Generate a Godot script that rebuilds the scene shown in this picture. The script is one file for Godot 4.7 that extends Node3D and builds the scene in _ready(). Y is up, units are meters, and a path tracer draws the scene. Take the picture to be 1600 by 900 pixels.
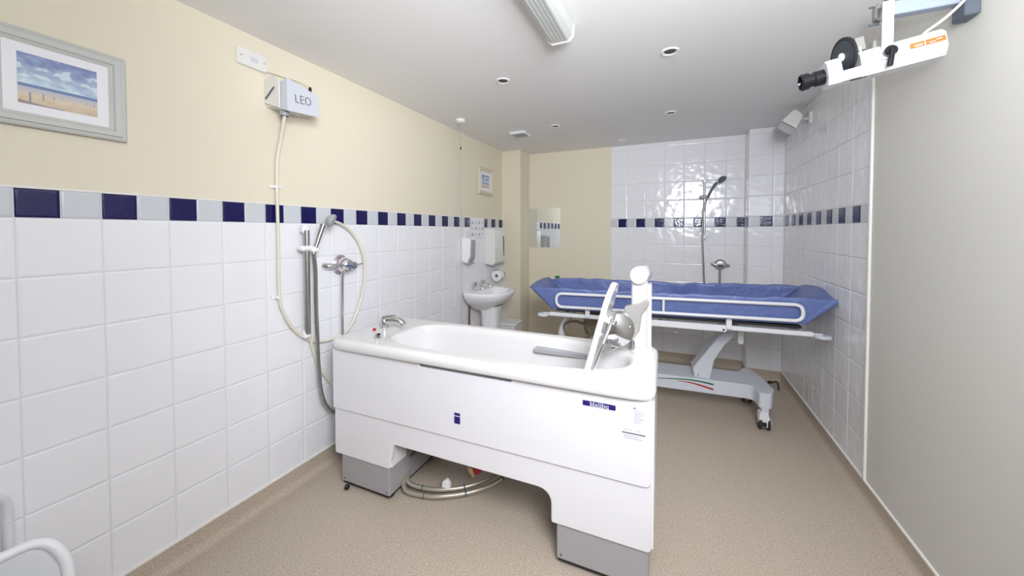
extends Node3D
# An assisted bathroom. x runs along the back wall, y up, z towards the camera; the face of the tiled wall on the left is x = 0, the floor y = 0. Metres.

const ROOM_W := 2.931      # right wall
const BACK := -4.0         # back wall
const FRONT := 2.2        # wall behind the camera
const CEIL := 2.454
const T := 0.2             # tile pitch

var M := {}
var used := {}
var OFF := Vector3.ZERO
var rng := RandomNumberGenerator.new()
var tile_cache := {}

func V(x: float, y: float, z: float) -> Vector3:
	return Vector3(x, y, z)

# ------------------------------------------------------------------ naming
func numbered(called: String) -> String:
	if not used.has(called):
		used[called] = 0
		return called
	used[called] += 1
	return "%s_%03d" % [called, used[called]]

func tag(o: Node3D, label: String, category: String, group := "", kind := "") -> void:
	o.set_meta("label", label)
	o.set_meta("category", category)
	if group != "":
		o.set_meta("group", group)
	if kind != "":
		o.set_meta("kind", kind)

# a thing at its base; shapes added afterwards are given in room coordinates unless local is set
func thing(called: String, label: String, category: String, base: Vector3, turn := 0.0, local := false, group := "") -> Node3D:
	var o := Node3D.new()
	o.name = numbered(called)
	add_child(o)
	o.position = base
	o.rotation.y = turn
	tag(o, label, category, group)
	OFF = Vector3.ZERO if local else base
	return o

func setting(called: String, label: String, category: String) -> Node3D:
	var o := Node3D.new()
	o.name = called
	add_child(o)
	tag(o, label, category, "", "structure")
	OFF = Vector3.ZERO
	return o

# ------------------------------------------------------------------ mesh helpers
func nst() -> SurfaceTool:
	var st := SurfaceTool.new()
	st.begin(Mesh.PRIMITIVE_TRIANGLES)
	return st

func fin(st: SurfaceTool, called: String, m: Material, parent: Node) -> MeshInstance3D:
	st.generate_normals()
	var o := MeshInstance3D.new()
	o.mesh = st.commit()
	o.material_override = m
	o.name = called
	parent.add_child(o, true)
	return o

func tri(st: SurfaceTool, a: Vector3, b: Vector3, c: Vector3) -> void:
	st.add_vertex(a - OFF)
	st.add_vertex(c - OFF)
	st.add_vertex(b - OFF)

func quad(st: SurfaceTool, a: Vector3, b: Vector3, c: Vector3, d: Vector3) -> void:
	tri(st, a, b, c)
	tri(st, a, c, d)

func face_out(st: SurfaceTool, p: Array, out: Vector3) -> void:
	var n: Vector3 = (p[1] - p[0]).cross(p[2] - p[0])
	var q := p.duplicate()
	if n.dot(out) < 0.0:
		q.reverse()
	for i in range(1, q.size() - 1):
		tri(st, q[0], q[i], q[i + 1])

# box with chamfered edges
func box(st: SurfaceTool, c: Vector3, s: Vector3, ch := 0.003, xf := Transform3D.IDENTITY) -> void:
	var h := s * 0.5
	ch = minf(ch, minf(h.x, minf(h.y, h.z)) * 0.9)
	var k := V(h.x - ch, h.y - ch, h.z - ch)
	st.set_smooth_group(-1)
	var P := {}
	for sx in [-1, 1]:
		for sy in [-1, 1]:
			for sz in [-1, 1]:
				P[[sx, sy, sz, 0]] = xf * (c + V(sx * h.x, sy * k.y, sz * k.z))
				P[[sx, sy, sz, 1]] = xf * (c + V(sx * k.x, sy * h.y, sz * k.z))
				P[[sx, sy, sz, 2]] = xf * (c + V(sx * k.x, sy * k.y, sz * h.z))
				if ch > 0.0:
					face_out(st, [P[[sx, sy, sz, 0]], P[[sx, sy, sz, 1]], P[[sx, sy, sz, 2]]], xf.basis * V(sx, sy, sz))
	for s1 in [-1, 1]:
		face_out(st, [P[[s1, -1, -1, 0]], P[[s1, 1, -1, 0]], P[[s1, 1, 1, 0]], P[[s1, -1, 1, 0]]], xf.basis * V(s1, 0, 0))
		face_out(st, [P[[-1, s1, -1, 1]], P[[1, s1, -1, 1]], P[[1, s1, 1, 1]], P[[-1, s1, 1, 1]]], xf.basis * V(0, s1, 0))
		face_out(st, [P[[-1, -1, s1, 2]], P[[1, -1, s1, 2]], P[[1, 1, s1, 2]], P[[-1, 1, s1, 2]]], xf.basis * V(0, 0, s1))
		if ch > 0.0:
			for s2 in [-1, 1]:
				face_out(st, [P[[s1, s2, -1, 0]], P[[s1, s2, 1, 0]], P[[s1, s2, 1, 1]], P[[s1, s2, -1, 1]]], xf.basis * V(s1, s2, 0))
				face_out(st, [P[[s1, -1, s2, 0]], P[[s1, 1, s2, 0]], P[[s1, 1, s2, 2]], P[[s1, -1, s2, 2]]], xf.basis * V(s1, 0, s2))
				face_out(st, [P[[-1, s1, s2, 1]], P[[1, s1, s2, 1]], P[[1, s1, s2, 2]], P[[-1, s1, s2, 2]]], xf.basis * V(0, s1, s2))

func bx(st: SurfaceTool, x0: float, x1: float, y0: float, y1: float, z0: float, z1: float, ch := 0.003, xf := Transform3D.IDENTITY) -> void:
	box(st, V((x0 + x1) / 2, (y0 + y1) / 2, (z0 + z1) / 2), V(absf(x1 - x0), absf(y1 - y0), absf(z1 - z0)), ch, xf)

func boxo(called: String, m: Material, parent: Node, x0: float, x1: float, y0: float, y1: float, z0: float, z1: float, ch := 0.003) -> MeshInstance3D:
	var st := nst()
	bx(st, x0, x1, y0, y1, z0, z1, ch)
	return fin(st, called, m, parent)

# a round bar through points; radius may be an array
func tube(st: SurfaceTool, pts: Array, r, n := 12, closed := false) -> void:
	var m := pts.size()
	var prev_n := Vector3.ZERO
	var rings := []
	for i in m:
		var t: Vector3
		if closed:
			t = (pts[(i + 1) % m] - pts[(i - 1 + m) % m]).normalized()
		else:
			t = (pts[mini(i + 1, m - 1)] - pts[maxi(i - 1, 0)]).normalized()
		var nn: Vector3
		if i == 0:
			nn = t.cross(Vector3.UP if absf(t.y) < 0.9 else Vector3.RIGHT).normalized()
		else:
			nn = (prev_n - t * prev_n.dot(t)).normalized()
		prev_n = nn
		var b := t.cross(nn)
		var ring := []
		var rad: float = r[i] if r is Array else r
		for k in n:
			var a := TAU * k / n
			ring.append(pts[i] + (nn * cos(a) + b * sin(a)) * rad)
		rings.append(ring)
	st.set_smooth_group(1)
	var last := m if closed else m - 1
	for i in last:
		var A: Array = rings[i]
		var B: Array = rings[(i + 1) % m]
		var shift := 0
		if closed and i == m - 1:
			var best := 1e9
			for s in n:
				var d: float = A[0].distance_to(B[s])
				if d < best:
					best = d
					shift = s
		for k in n:
			quad(st, A[k], A[(k + 1) % n], B[(k + 1 + shift) % n], B[(k + shift) % n])
	if not closed:
		st.set_smooth_group(-1)
		var first: Array = rings[0].duplicate()
		first.reverse()
		for k in range(1, n - 1):
			tri(st, first[0], first[k], first[k + 1])
		var end: Array = rings[m - 1]
		for k in range(1, n - 1):
			tri(st, end[0], end[k], end[k + 1])

func tubeo(called: String, m: Material, parent: Node, pts: Array, r, n := 12, closed := false) -> MeshInstance3D:
	var st := nst()
	tube(st, pts, r, n, closed)
	return fin(st, called, m, parent)

# smooth curve through control points
func spline(c: Array, per := 8) -> Array:
	var out := []
	for i in c.size() - 1:
		var p0: Vector3 = c[maxi(i - 1, 0)]
		var p1: Vector3 = c[i]
		var p2: Vector3 = c[i + 1]
		var p3: Vector3 = c[mini(i + 2, c.size() - 1)]
		for k in per:
			var t := float(k) / per
			out.append(0.5 * ((2.0 * p1) + (p2 - p0) * t + (2.0 * p0 - 5.0 * p1 + 4.0 * p2 - p3) * t * t + (3.0 * p1 - p0 - 3.0 * p2 + p3) * t * t * t))
	out.append(c[c.size() - 1])
	return out

# profile of (radius, height) turned about the y axis of xf
func lathe(st: SurfaceTool, prof: Array, xf := Transform3D.IDENTITY, n := 24) -> void:
	var g := 1
	for i in prof.size() - 1:
		if i > 0:
			var a: Vector2 = (prof[i] - prof[i - 1]).normalized()
			var b: Vector2 = (prof[i + 1] - prof[i]).normalized()
			if absf(a.angle_to(b)) > 0.6:
				g += 1
		st.set_smooth_group(g)
		for k in n:
			var t0 := TAU * k / n
			var t1 := TAU * (k + 1) / n
			var p: Vector2 = prof[i]
			var q: Vector2 = prof[i + 1]
			var A := xf * V(p.x * cos(t0), p.y, p.x * sin(t0))
			var B := xf * V(p.x * cos(t1), p.y, p.x * sin(t1))
			var C := xf * V(q.x * cos(t1), q.y, q.x * sin(t1))
			var D := xf * V(q.x * cos(t0), q.y, q.x * sin(t0))
			if p.x < 1e-6:
				tri(st, A, D, C)
			elif q.x < 1e-6:
				tri(st, A, D, B)
			else:
				quad(st, A, D, C, B)

func latheo(called: String, m: Material, parent: Node, prof: Array, xf := Transform3D.IDENTITY, n := 24) -> MeshInstance3D:
	var st := nst()
	lathe(st, prof, xf, n)
	return fin(st, called, m, parent)

# a frame whose y axis points along dir
func along(at: Vector3, dir: Vector3) -> Transform3D:
	var y := dir.normalized()
	var x := y.cross(V(0, 0, 1) if absf(y.z) < 0.9 else V(1, 0, 0)).normalized()
	return Transform3D(Basis(x, y, x.cross(y)), at)

# polygon in x, y pulled from z0 to z1, with a chamfer round both faces
func prism(st: SurfaceTool, poly: Array, z0: float, z1: float, ch := 0.0, xf := Transform3D.IDENTITY) -> void:
	var p := PackedVector2Array(poly)
	if Geometry2D.is_polygon_clockwise(p):
		p.reverse()
	var n := p.size()
	var q := PackedVector2Array()
	for i in n:
		var e0 := (p[i] - p[(i - 1 + n) % n]).normalized()
		var e1 := (p[(i + 1) % n] - p[i]).normalized()
		var n0 := V2(-e0.y, e0.x)
		var n1 := V2(-e1.y, e1.x)
		var b := (n0 + n1)
		var l := maxf(0.3, b.dot(n0))
		q.append(p[i] + b / l * ch)
	var idx := Geometry2D.triangulate_polygon(q)
	st.set_smooth_group(-1)
	for i in range(0, idx.size(), 3):
		var a := q[idx[i]]
		var b := q[idx[i + 1]]
		var c := q[idx[i + 2]]
		if (b - a).cross(c - a) < 0:
			var s := b
			b = c
			c = s
		tri(st, xf * V(a.x, a.y, z1), xf * V(b.x, b.y, z1), xf * V(c.x, c.y, z1))
		tri(st, xf * V(a.x, a.y, z0), xf * V(c.x, c.y, z0), xf * V(b.x, b.y, z0))
	var g := 10
	for i in n:
		var j := (i + 1) % n
		var d0 := (p[i] - p[(i - 1 + n) % n]).normalized()
		var d1 := (p[j] - p[i]).normalized()
		if absf(d0.angle_to(d1)) > 0.5:
			g += 3
		st.set_smooth_group(g)
		quad(st, xf * V(p[i].x, p[i].y, z0 + ch), xf * V(p[j].x, p[j].y, z0 + ch), xf * V(p[j].x, p[j].y, z1 - ch), xf * V(p[i].x, p[i].y, z1 - ch))
		if ch > 0:
			st.set_smooth_group(g + 1)
			quad(st, xf * V(p[i].x, p[i].y, z1 - ch), xf * V(p[j].x, p[j].y, z1 - ch), xf * V(q[j].x, q[j].y, z1), xf * V(q[i].x, q[i].y, z1))
			st.set_smooth_group(g + 2)
			quad(st, xf * V(q[i].x, q[i].y, z0), xf * V(q[j].x, q[j].y, z0), xf * V(p[j].x, p[j].y, z0 + ch), xf * V(p[i].x, p[i].y, z0 + ch))

func V2(x: float, y: float) -> Vector2:
	return Vector2(x, y)

# polygon with its corners rounded; r is one radius or one per corner
func rounded(poly: Array, r, seg := 6) -> Array:
	var out := []
	var n := poly.size()
	for i in n:
		var p: Vector2 = poly[i]
		var a: Vector2 = poly[(i - 1 + n) % n]
		var b: Vector2 = poly[(i + 1) % n]
		var rad: float = r[i] if r is Array else r
		if rad <= 0.0:
			out.append(p)
			continue
		var da := (a - p).normalized()
		var db := (b - p).normalized()
		var half := absf(da.angle_to(db)) / 2.0
		var d := minf(rad / tan(half), minf(p.distance_to(a), p.distance_to(b)) * 0.49)
		var s := p + da * d
		var e := p + db * d
		for k in seg + 1:
			var t := float(k) / seg
			out.append(s * (1 - t) * (1 - t) + p * 2.0 * t * (1 - t) + e * t * t)
	return out

func rrect(x0: float, x1: float, y0: float, y1: float, r: float, seg := 6) -> Array:
	return rounded([V2(x0, y0), V2(x1, y0), V2(x1, y1), V2(x0, y1)], r, seg)

# skin between rings of equal length
func loft(st: SurfaceTool, rings: Array, inward := false, groups := []) -> void:
	for i in rings.size() - 1:
		st.set_smooth_group(groups[i] if i < groups.size() else 1)
		var A: Array = rings[i]
		var B: Array = rings[i + 1]
		var n := A.size()
		for k in n:
			var j := (k + 1) % n
			if inward:
				quad(st, A[k], B[k], B[j], A[j])
			else:
				quad(st, A[k], A[j], B[j], B[k])

func cap(st: SurfaceTool, ring: Array, out: Vector3) -> void:
	st.set_smooth_group(-1)
	var c := Vector3.ZERO
	for p in ring:
		c += p
	c /= ring.size()
	for k in ring.size():
		face_out(st, [c, ring[k], ring[(k + 1) % ring.size()]], out)

func words(called: String, text: String, height: float, m: Material, parent: Node, xf: Transform3D, serif := false, slant := 0.0) -> void:
	var tm := TextMesh.new()
	var f := SystemFont.new()
	f.font_names = PackedStringArray(["Droid Serif" if serif else "Droid Sans"])
	f.font_italic = slant > 0.0
	tm.font = f
	tm.text = text
	tm.font_size = 48
	tm.pixel_size = height / 34.0
	tm.depth = 0.0012
	var o := MeshInstance3D.new()
	o.mesh = tm
	o.material_override = m
	o.name = called
	o.transform = xf
	parent.add_child(o, true)

# ------------------------------------------------------------------ materials
func mat(c: Color, rough := 0.5, metal := 0.0) -> StandardMaterial3D:
	var m := StandardMaterial3D.new()
	m.albedo_color = c
	m.roughness = rough
	m.metallic = metal
	return m

func rgb(r: int, g: int, b: int) -> Color:
	return Color8(r, g, b)

func noise_image(size: int, freq: float, octaves: int, seed_: int) -> Image:
	var n := FastNoiseLite.new()
	n.seed = seed_
	n.frequency = freq
	n.fractal_octaves = octaves
	return n.get_seamless_image(size, size)

func with_relief(m: StandardMaterial3D, im: Image, strength: float, scale: float, depth := 4.0) -> StandardMaterial3D:
	var b := im.duplicate() as Image
	b.convert(Image.FORMAT_RGBA8)
	b.bump_map_to_normal_map(depth)
	m.normal_enabled = true
	m.normal_texture = ImageTexture.create_from_image(b)
	m.normal_scale = strength
	m.uv1_triplanar = true
	m.uv1_world_triplanar = true
	m.uv1_scale = Vector3.ONE * scale
	return m

func mottled(size: int, stops: Array, seed_: int, freq: float, octaves: int, grain: float) -> Image:
	var base := noise_image(size, freq, octaves, seed_)
	var im := Image.create(size, size, false, Image.FORMAT_RGB8)
	var r := RandomNumberGenerator.new()
	r.seed = seed_
	for y in size:
		for x in size:
			var t := base.get_pixel(x, y).r
			var c: Color = stops[0].lerp(stops[1], t)
			var g := (r.randf() - 0.5) * grain
			im.set_pixel(x, y, Color(clampf(c.r + g, 0, 1), clampf(c.g + g, 0, 1), clampf(c.b + g, 0, 1)))
	return im

func floor_image() -> Image:
	# speckled safety vinyl: cream, tan and brown flecks a few millimetres across
	var s := 512
	var a := noise_image(s, 0.20, 2, 5)
	var b := noise_image(s, 0.24, 2, 9)
	var im := Image.create(s, s, false, Image.FORMAT_RGB8)
	var r := RandomNumberGenerator.new()
	r.seed = 77
	for y in s:
		for x in s:
			var c := Color(0.735, 0.682, 0.615)
			var u := a.get_pixel(x, y).r
			var w := b.get_pixel(x, y).r
			if u > 0.60:
				c = c.lerp(Color(0.80, 0.755, 0.70), minf(1.0, (u - 0.60) * 7.0))
			if w < 0.38:
				c = c.lerp(Color(0.63, 0.57, 0.50), minf(1.0, (0.38 - w) * 7.0))
			var g := (r.randf() - 0.5) * 0.07
			im.set_pixel(x, y, Color(c.r + g, c.g + g, c.b + g))
	return im

func triplanar(m: StandardMaterial3D, im: Image, scale: float) -> StandardMaterial3D:
	m.albedo_texture = ImageTexture.create_from_image(im)
	m.uv1_triplanar = true
	m.uv1_world_triplanar = true
	m.uv1_scale = Vector3.ONE * scale
	return m

func make_materials() -> void:
	var wave := noise_image(512, 0.009, 2, 3)
	var fine := noise_image(256, 0.09, 3, 11)
	M.tile = with_relief(mat(rgb(236, 236, 239), 0.15), wave, 0.55, 1.6)
	M.navy = with_relief(mat(rgb(18, 14, 78), 0.14), noise_image(256, 0.03, 2, 8), 0.14, 4.0)
	M.grey_tile = with_relief(mat(rgb(203, 208, 212), 0.16), wave, 0.18, 1.6)
	M.grout = mat(rgb(226, 226, 226), 0.85)
	M.cream = with_relief(mat(rgb(228, 220, 198), 0.75), fine, 0.03, 3.0)
	M.paint = with_relief(mat(rgb(213, 212, 205), 0.55), fine, 0.03, 3.0)
	M.ceiling = with_relief(mat(rgb(242, 241, 239), 0.8), fine, 0.03, 3.0)
	M.floor = triplanar(mat(Color.WHITE, 0.62), floor_image(), 1.05)
	M.seal = mat(rgb(232, 230, 224), 0.4)
	M.acrylic = mat(rgb(224, 223, 222), 0.13)
	M.panel = mat(rgb(230, 229, 232), 0.28)
	M.grey_metal = mat(rgb(164, 162, 163), 0.4)
	M.dark = mat(rgb(28, 27, 30), 0.5)
	M.rubber = mat(rgb(40, 40, 42), 0.7)
	M.chrome = mat(rgb(225, 226, 228), 0.08, 1.0)
	M.steel = mat(rgb(178, 178, 176), 0.28, 1.0)
	M.plastic = mat(rgb(240, 240, 240), 0.3)
	M.offwhite = mat(rgb(228, 227, 222), 0.4)
	M.hose = mat(rgb(224, 219, 200), 0.35)
	M.grey_plastic = mat(rgb(165, 166, 170), 0.4)
	M.light_grey = mat(rgb(205, 209, 216), 0.38)
	M.blue_vinyl = with_relief(mat(rgb(98, 114, 166), 0.45), noise_image(256, 0.03, 3, 21), 0.5, 2.5)
	M.white_paint = mat(rgb(226, 228, 231), 0.3)
	M.red = mat(rgb(176, 26, 34), 0.4)
	M.green = mat(rgb(24, 98, 58), 0.4)
	M.badge = mat(rgb(38, 30, 112), 0.35)
	M.orange = mat(rgb(214, 112, 44), 0.45)
	M.ceramic = mat(rgb(240, 241, 242), 0.08)
	M.ink = mat(rgb(112, 112, 120), 0.6)
	M.pale_ink = mat(rgb(172, 172, 190), 0.6)
	M.paper = mat(rgb(238, 238, 240), 0.7)
	M.sticker = mat(rgb(226, 226, 240), 0.5)
	M.frame_grey = mat(rgb(198, 199, 194), 0.5)
	M.frame_cream = mat(rgb(214, 206, 184), 0.55)
	M.brown_pipe = mat(rgb(122, 88, 60), 0.4)
	M.braid = mat(rgb(186, 180, 166), 0.35, 0.6)
	M.brass = mat(rgb(190, 176, 140), 0.3, 0.8)
	M.arm_blue = mat(rgb(158, 170, 186), 0.4)
	M.arm_dark = mat(rgb(88, 96, 108), 0.45)
	M.mirror = mat(rgb(236, 240, 238), 0.02, 1.0)
	M.diffuser = mat(rgb(192, 195, 192), 0.22)
	M.lens_black = mat(rgb(16, 16, 26), 0.2)
	M.disc = mat(rgb(52, 60, 66), 0.3)
	M.recess = mat(rgb(70, 68, 64), 0.5)
	M.drain = mat(rgb(128, 118, 98), 0.45)
	M.case_white = mat(rgb(214, 214, 217), 0.35)
	M.alloy = mat(rgb(196, 194, 190), 0.3, 0.5)
	M.ir = mat(rgb(168, 172, 172), 0.45)

# ------------------------------------------------------------------ tiles
func tile_mesh(w: float, h: float) -> ArrayMesh:
	var key := "%d_%d" % [roundi(w * 10000), roundi(h * 10000)]
	if tile_cache.has(key):
		return tile_cache[key]
	var keep := OFF
	OFF = Vector3.ZERO
	var st := nst()
	var steps := [[0.0, 0.0], [0.0, 0.0056], [0.0025, 0.0069], [0.0075, 0.0075]]
	var rings := []
	for s in steps:
		var i: float = minf(s[0], minf(w, h) * 0.3)
		var a := w / 2 - i
		var b := h / 2 - i
		rings.append([V(-a, -b, s[1]), V(a, -b, s[1]), V(a, b, s[1]), V(-a, b, s[1])])
	for r in 3:
		for k in 4:
			st.set_smooth_group(-1 if r == 0 else 2 + k)
			quad(st, rings[r][k], rings[r][(k + 1) % 4], rings[r + 1][(k + 1) % 4], rings[r + 1][k])
	st.set_smooth_group(-1)
	quad(st, rings[3][0], rings[3][1], rings[3][2], rings[3][3])
	st.generate_normals()
	var m := st.commit()
	OFF = keep
	tile_cache[key] = m
	return m

# one tile filling u0..u1, v0..v1 of a wall whose frame is xf (x along the wall, y up, z out of it)
func put_tile(parent: Node3D, called: String, m: Material, xf: Transform3D, u0: float, u1: float, v0: float, v1: float) -> void:
	var gap := 0.003
	var w := u1 - u0 - gap
	var h := v1 - v0 - gap
	if w < 0.008 or h < 0.008:
		return
	var o := MeshInstance3D.new()
	o.mesh = tile_mesh(w, h)
	o.material_override = m
	o.name = called
	var wob := Basis.from_euler(V(rng.randf_range(-1, 1), rng.randf_range(-1, 1), 0) * 0.0035)
	o.transform = xf * Transform3D(wob, V((u0 + u1) / 2, (v0 + v1) / 2, 0))
	parent.add_child(o, true)

# joints is the list of u positions of upright joints; blue_first: the navy half lies at the start of each pitch
func tile_field(parent: Node3D, xf: Transform3D, joints: Array, rows: Array) -> void:
	for i in joints.size() - 1:
		for j in rows.size() - 1:
			put_tile(parent, "tile", M.tile, xf, joints[i], joints[i + 1], rows[j], rows[j + 1])

func border(parent: Node3D, xf: Transform3D, cuts: Array, first_navy: bool) -> void:
	var navy := first_navy
	for i in cuts.size() - 1:
		put_tile(parent, "navy_tile" if navy else "grey_tile", M.navy if navy else M.grey_tile, xf, cuts[i], cuts[i + 1], 1.5, 1.6)
		navy = not navy

func steps(a: float, b: float, d: float, with_ends: Array) -> Array:
	var out := []
	for e in with_ends:
		out.append(e)
	var x := a
	while x <= b + 1e-6:
		out.append(x)
		x += d
	out.sort()
	var clean := [out[0]]
	for i in range(1, out.size()):
		if out[i] - clean[clean.size() - 1] > 1e-4:
			clean.append(out[i])
	return clean

# floor covering turned up the wall: runs from a to b, out points into the room
func cove(called: String, label: String, runs: Array) -> void:
	var n := setting(called, label, "skirting")
	for r in runs:
		var a: Vector3 = r[0]
		var b: Vector3 = r[1]
		var out: Vector3 = r[2]
		var dir := (b - a).normalized()
		var xf := Transform3D(Basis(out, Vector3.UP, out.cross(Vector3.UP)), a)
		var l := a.distance_to(b)
		var sgn := 1.0 if out.cross(Vector3.UP).dot(dir) > 0 else -1.0
		var prof := [V2(-0.004, 0.0), V2(0.045, 0.0)]
		for k in 7:
			var t := PI / 2 * k / 6.0
			prof.append(V2(0.045 - 0.039 * sin(t), 0.0005 + 0.039 * (1.0 - cos(t))))
		prof.append(V2(0.006, 0.098))
		prof.append(V2(-0.004, 0.098))
		var st := nst()
		prism(st, prof, minf(0, sgn * l), maxf(0, sgn * l), 0.0, xf)
		fin(st, "coved_vinyl", M.floor, n)
		var c := nst()
		prism(c, [V2(-0.004, 0.098), V2(0.009, 0.098), V2(0.0085, 0.106), V2(0.004, 0.108), V2(-0.004, 0.108)], minf(0, sgn * l), maxf(0, sgn * l), 0.0, xf)
		fin(c, "capping_strip", M.seal, n)

# ------------------------------------------------------------------ the room
func build_room() -> void:
	var fl := setting("floor", "speckled beige safety vinyl floor of the bathroom", "floor")
	boxo("vinyl", M.floor, fl, -0.15, ROOM_W + 0.15, -0.12, 0.0, BACK - 0.15, FRONT + 0.15, 0.0)
	var ce := setting("ceiling", "flat white painted ceiling with recessed downlights", "ceiling")
	boxo("plaster", M.ceiling, ce, -0.15, ROOM_W + 0.15, CEIL, CEIL + 0.14, BACK - 0.15, FRONT + 0.15, 0.0)

	# left wall: tiled to 1.6 m, cream above
	var wl := setting("wall_left", "long cream wall tiled white below a navy and grey border", "wall")
	boxo("plaster", M.cream, wl, -0.15, -0.003, 1.6, CEIL, BACK - 0.15, FRONT, 0.0)
	boxo("grout", M.grout, wl, -0.15, -0.0035, 0.0, 1.6, BACK - 0.15, FRONT, 0.0)
	var xl := Transform3D(Basis(V(0, 0, -1), V(0, 1, 0), V(1, 0, 0)), V(-0.0075, 0, 0))
	var rows_low := [0.1, 0.3, 0.5, 0.7, 0.9, 1.1, 1.3, 1.5]
	tile_field(wl, xl, steps(-1.0, 3.6, T, [3.695]), rows_low)
	border(wl, xl, steps(-1.0, 3.6, 0.1, [3.695]), true)
	boxo("edging_strip", M.seal, wl, -0.01, 0.0005, 1.5985, 1.606, -3.695, 1.0, 0.001)

	# boxed-in column in the corner
	var col := setting("wall_column", "cream painted boxed-in column in the far corner beside the basin", "column")
	boxo("plaster", M.cream, col, -0.1, 0.245, 0.0, CEIL, BACK - 0.1, -3.695, 0.002)

	# back wall
	var wb := setting("wall_back", "back wall, cream by the mirror and glossy white tiles in the shower", "wall")
	boxo("plaster", M.cream, wb, -0.15, 1.286, 0.0, CEIL, BACK - 0.15, BACK, 0.0)
	boxo("grout", M.grout, wb, 1.286, ROOM_W + 0.15, 0.0, CEIL, BACK - 0.15, BACK - 0.0035, 0.0)
	var xb := Transform3D(Basis.IDENTITY, V(0, 0, BACK - 0.0075))
	var rows_high := [1.6, 1.8, 2.0, 2.2, 2.4, CEIL]
	var jb := steps(1.4705, 2.62, T, [1.286, 2.640])
	tile_field(wb, xb, jb, rows_low)
	tile_field(wb, xb, jb, rows_high)
	border(wb, xb, steps(1.3705, 2.62, 0.1, [1.286, 2.640]), false)
	# shallow pier in the right corner
	var pier := setting("wall_pier", "shallow tiled pier in the shower corner", "wall")
	boxo("grout", M.grout, pier, 2.6435, ROOM_W + 0.1, 0.0, CEIL, BACK - 0.1, -3.8035, 0.0)
	var xp := Transform3D(Basis.IDENTITY, V(0, 0, -3.8075))
	var jp := [2.640, 2.84, ROOM_W]
	tile_field(pier, xp, jp, rows_low)
	tile_field(pier, xp, jp, rows_high)
	border(pier, xp, [2.640, 2.74, 2.84, ROOM_W], false)
	var xs := Transform3D(Basis(V(0, 0, 1), V(0, 1, 0), V(-1, 0, 0)), V(2.6475, 0, 0))
	var js := [BACK, -3.80]
	tile_field(pier, xs, js, rows_low)
	tile_field(pier, xs, js, rows_high)
	border(pier, xs, [BACK, -3.9, -3.80], false)

	# right wall: tiled shower end, then painted
	var wr := setting("wall_right", "right wall, tiled at the shower end and painted pale grey nearer", "wall")
	boxo("grout", M.grout, wr, ROOM_W + 0.0035, ROOM_W + 0.15, 0.0, CEIL, BACK - 0.15, -2.137, 0.0)
	boxo("plaster", M.paint, wr, ROOM_W, ROOM_W + 0.15, 0.0, CEIL, -2.137, FRONT, 0.0)
	var xr := Transform3D(Basis(V(0, 0, 1), V(0, 1, 0), V(-1, 0, 0)), V(ROOM_W + 0.0075, 0, 0))
	var jr := steps(-3.757, -2.3, T, [-3.80, -2.14])
	tile_field(wr, xr, jr, rows_low)
	tile_field(wr, xr, jr, rows_high)
	border(wr, xr, steps(-3.757, -2.15, 0.1, [-3.80, -2.14]), false)
	var tr := setting("trim_1", "white plastic edge trim where the shower tiles end", "trim")
	boxo("trim_strip", M.seal, tr, ROOM_W - 0.010, ROOM_W + 0.004, 0.1, CEIL, -2.142, -2.120, 0.003)

	cove("baseboard_left", "beige coved skirting along the long tiled wall", [[V(0, 0, -3.695), V(0, 0, FRONT), V(1, 0, 0)]])
	cove("baseboard_column", "beige coved skirting round the cream corner column", [[V(0.0, 0, -3.695), V(0.245, 0, -3.695), V(0, 0, 1)], [V(0.245, 0, BACK), V(0.245, 0, -3.69), V(1, 0, 0)]])
	cove("baseboard_back", "brown-looking coved skirting along the back wall behind the trolley", [[V(0.245, 0, BACK), V(2.640, 0, BACK), V(0, 0, 1)], [V(2.640, 0, BACK), V(2.640, 0, -3.795), V(-1, 0, 0)], [V(2.635, 0, -3.80), V(ROOM_W, 0, -3.80), V(0, 0, 1)]])
	cove("baseboard_right", "beige coved skirting with white capping along the right wall", [[V(ROOM_W, 0, -3.80), V(ROOM_W, 0, FRONT), V(-1, 0, 0)]])

	var wf := setting("wall_front", "white painted wall behind the viewpoint", "wall")
	boxo("plaster", M.ceiling, wf, -0.15, ROOM_W + 0.15, 0.0, CEIL, FRONT, FRONT + 0.15, 0.0)

# ------------------------------------------------------------------ the bath
func oval_ring(ax_left: float, ax_right: float, b: float, cx: float, cz: float, y: float, n_left: float, n_right: float, count := 120) -> Array:
	var out := []
	for k in count:
		var a := -TAU * k / count
		var c := cos(a)
		var s := sin(a)
		var ax := ax_right if c >= 0 else ax_left
		var e := n_right if c >= 0 else n_left
		out.append(V(cx + ax * signf(c) * pow(absf(c), 2.0 / e), y, cz + b * signf(s) * pow(absf(s), 2.0 / e)))
	return out

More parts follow.
